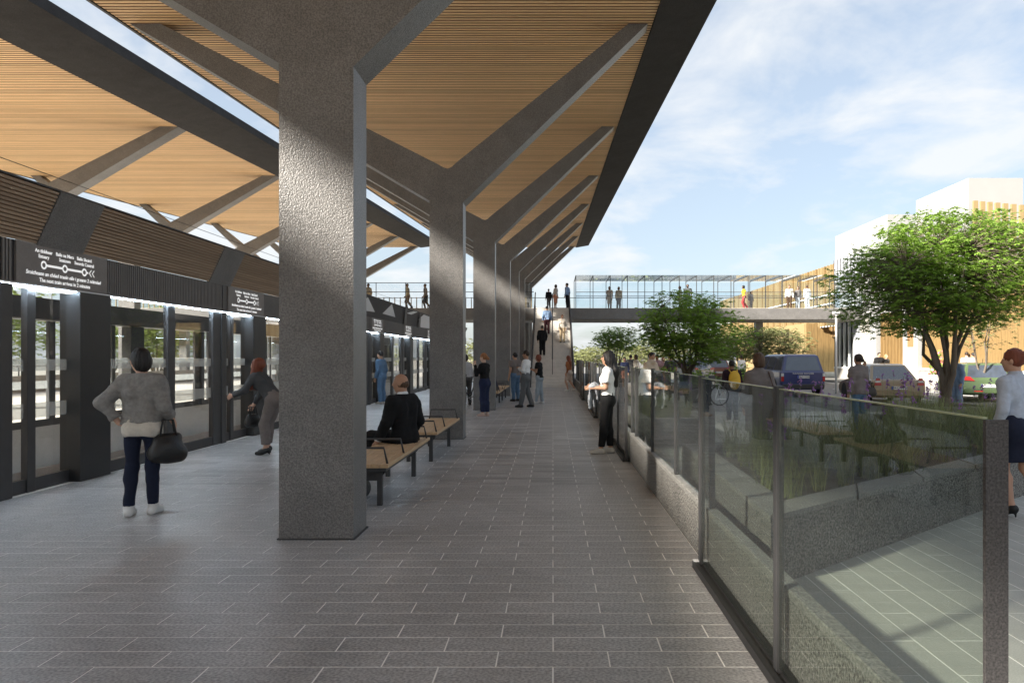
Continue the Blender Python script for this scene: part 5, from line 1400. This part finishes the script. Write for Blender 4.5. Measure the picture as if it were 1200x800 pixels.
w = P[1](P[2]['pel']+np.array((.22, -.08, .08)))
bag((w.x, w.y, w.z), 'small dark shoulder bag at the hip of the woman raising her hand', .26, .20, .14, mat('dark_leather', (.03, .025, .022)), rz=R(20))
d = 22.3
person(at(1122, d, -.06), 100, 'man in blue shirt standing behind the maple trunk', 1.72, 'm', 'tan', .017, dict(lean=5, rarm=((.06, .10, -.24), (-.04, .26, -.20))), top=T('blue', nm='shirt', e=.022), bot=T('blue', e=.02), shoes=S_('brown'), hair=Hh('short', 'black'))
small = [  # px, depth, z, facing, label, sex, top, bottom, hair, walk
    (732, 38, -.06, 160, 'woman in dark top and coral skirt in the group past the fence', 'f', 'navy', dict(n='coral', c=(.5, .2, .15), kind='skirt', len=.55), ('bob', 'black')),
    (739, 40, -.06, -20, 'man in grey shirt facing away in the group past the fence', 'm', 'dgrey', T('dgrey'), ('short', 'black')),
    (746, 37, -.06, 100, 'bearded man in white shirt past the fence', 'm', 'cream', T('taupe'), ('bob', 'dbrown')),
    (770, 34, -.06, 190, 'man in pink shirt and dark waistcoat behind the stroller', 'm', 'rose', T('dgrey'), ('short', 'black')),
    (777, 35, -.06, 170, 'woman in pale pink dress behind the stroller', 'f', 'rose', dict(n='rose', c=(.5, .33, .33), kind='skirt', len=.5), ('bob', 'ginger')),
    (786, 33, -.06, 0, 'man in grey T-shirt and ochre shorts facing away near the bushy maple', 'm', 'mid', dict(n='ochre', c=(.35, .18, .06), kind='shorts'), ('short', 'black')),
    (869, 40, -.06, 30, 'man in white T-shirt beyond the boy with the backpack', 'm', 'white', T('black'), ('short', 'dbrown')),
    (1030, 40.5, .06, 180, 'man in black polo shirt standing at the dark recess', 'm', 'black', T('dgrey'), ('short', 'dbrown')),
    (1038, 41.0, .06, 200, 'woman in dark dress standing at the dark recess', 'f', 'dgrey', T('dgrey', kind='skirt', len=.5), ('bob', 'blonde')),
    (1133, 36.5, .06, -10, 'man in pale shirt on the pavement behind the green car', 'm', 'lgrey', T('dgrey'), ('short', 'dbrown')),
    (1141, 36.0, .06, 10, 'person in lilac shirt beside the man behind the green car', 'm', 'lgrey', T('black'), ('short', 'black')),
    # stairs
    (641, 44.6, None, 5, 'man in blue shirt and dark trousers climbing the stairs', 'm', 'blue', dict(n='wine', c=(.04, .014, .018)), ('short', 'black')),
    (659, 43.6, None, 175, 'woman in cream jumper and tan trousers coming down the stairs', 'f', 'cream', T('khaki'), ('short', 'ginger')),
    (635.5, 41.6, None, 10, 'man dressed in black climbing the lower stairs', 'm', 'black', T('black'), ('short', 'dbrown')),
    # bridge
    (643, 49.9, DK, 20, 'child in black standing at the stair head', 'm', 'black', T('dgrey'), ('short', 'brown')),
    (651, 49.8, DK, -60, 'woman in pale top and salmon skirt at the stair head', 'f', 'lgrey', dict(n='salmon', c=(.5, .24, .17), kind='skirt', len=.4), ('bob', 'dbrown')),
    (665, 50.0, DK, 60, 'man in blue shirt and black trousers at the stair head', 'm', 'blue', T('black'), ('short', 'black')),
    (714.5, 51.5, DK, 150, 'woman in long beige coat with bag on the footbridge', 'f', 'beige', T('beige', kind='skirt', len=.45), ('bob', 'brown')),
    (725, 51.5, DK, 190, 'second person in beige coat on the footbridge beside the long coat', 'f', 'khaki', T('taupe'), ('bob', 'brown')),
    (797, 51.2, DK, 100, 'person in cream top on the footbridge above the bushy maple', 'f', 'cream', T('khaki'), ('bob', 'brown')),
    (806, 51.2, DK, 160, 'man in grey suit on the footbridge above the bushy maple', 'm', 'mid', T('mid'), ('short', 'brown')),
    (872, 50.6, DK, 90, 'woman in yellow top and red trousers walking on the footbridge', 'f', 'yellow', dict(n='red', c=(.35, .03, .03)), ('bob', 'black')),
    (880, 51.0, DK, 200, 'child in brown following the woman in yellow on the footbridge', 'f', 'taupe', T('taupe'), ('bob', 'black')),
    (925, 51.4, DK, 160, 'man in cream shirt and brown trousers on the footbridge before the timber fins', 'm', 'cream', dict(n='brown', c=(.09, .05, .03)), ('short', 'brown')),
    (935, 51.6, DK, 170, 'woman in brown top on the footbridge before the timber fins', 'f', 'taupe', T('lgrey'), ('bob', 'dbrown')),
    (946, 51.4, DK, 20, 'person all in white on the footbridge before the timber fins', 'm', 'white', T('white'), ('short', 'brown')),
    (478, 50.4, DK, 85, 'man in ochre shirt walking over the tracks on the footbridge', 'm', 'khaki', T('taupe'), ('short', 'dbrown')),
    (499, 50.4, DK, 85, 'man in dark brown coat walking over the tracks on the footbridge', 'm', 'taupe', T('dgrey'), ('short', 'brown')),
    (432, 50.4, DK, 60, 'person in tan jacket on the footbridge near the folded fascia', 'm', 'khaki', T('dgrey'), ('short', 'brown'))]
C['rose'] = (.45, .28, .30); C['yellow'] = (.65, .48, .03)
for (px, d, z, fc, lab, sx_, tp, bt, hr_) in small:
    stair = z is None
    if stair: 
        i = int((d-SY0)/((SY1-SY0)/NS)); z = DZ*(i+1)/NS
    hgt = (1.66 if sx_ == 'f' else 1.76)*(.78 if 'child' in lab else 1)*random.uniform(.98, 1.02)
    ps = dict(WALK) if ('walking' in lab or 'climbing' in lab or 'coming' in lab) else dict(hyaw=random.uniform(-20, 20))
    if stair: ps = dict(lean=4, larm=WALK['larm'], rarm=WALK['rarm'])
    bt = dict(bt); bt.setdefault('e', .016)
    person(at(px, d, z), fc, lab, hgt, sx_, random.choice(['fair', 'tan', 'tan', 'brown']), .026, ps, top=T(tp, nm='top', e=.022, sleeve=random.choice([.35, 1, 1]), hem=-.03), bot=bt, shoes=S_(random.choice(['black', 'brown', 'grey'])), hair=Hh(*hr_))
# cyclist behind the column
d = 24.4
person(at(547, d), 30, 'person in pale top holding the half hidden bicycle', 1.70, 'f', 'fair', .024, dict(lean=10), top=T('lgrey', nm='top', e=.02), bot=T('dgrey', e=.014), shoes=S_('black'), hair=Hh('bob', 'dbrown'))
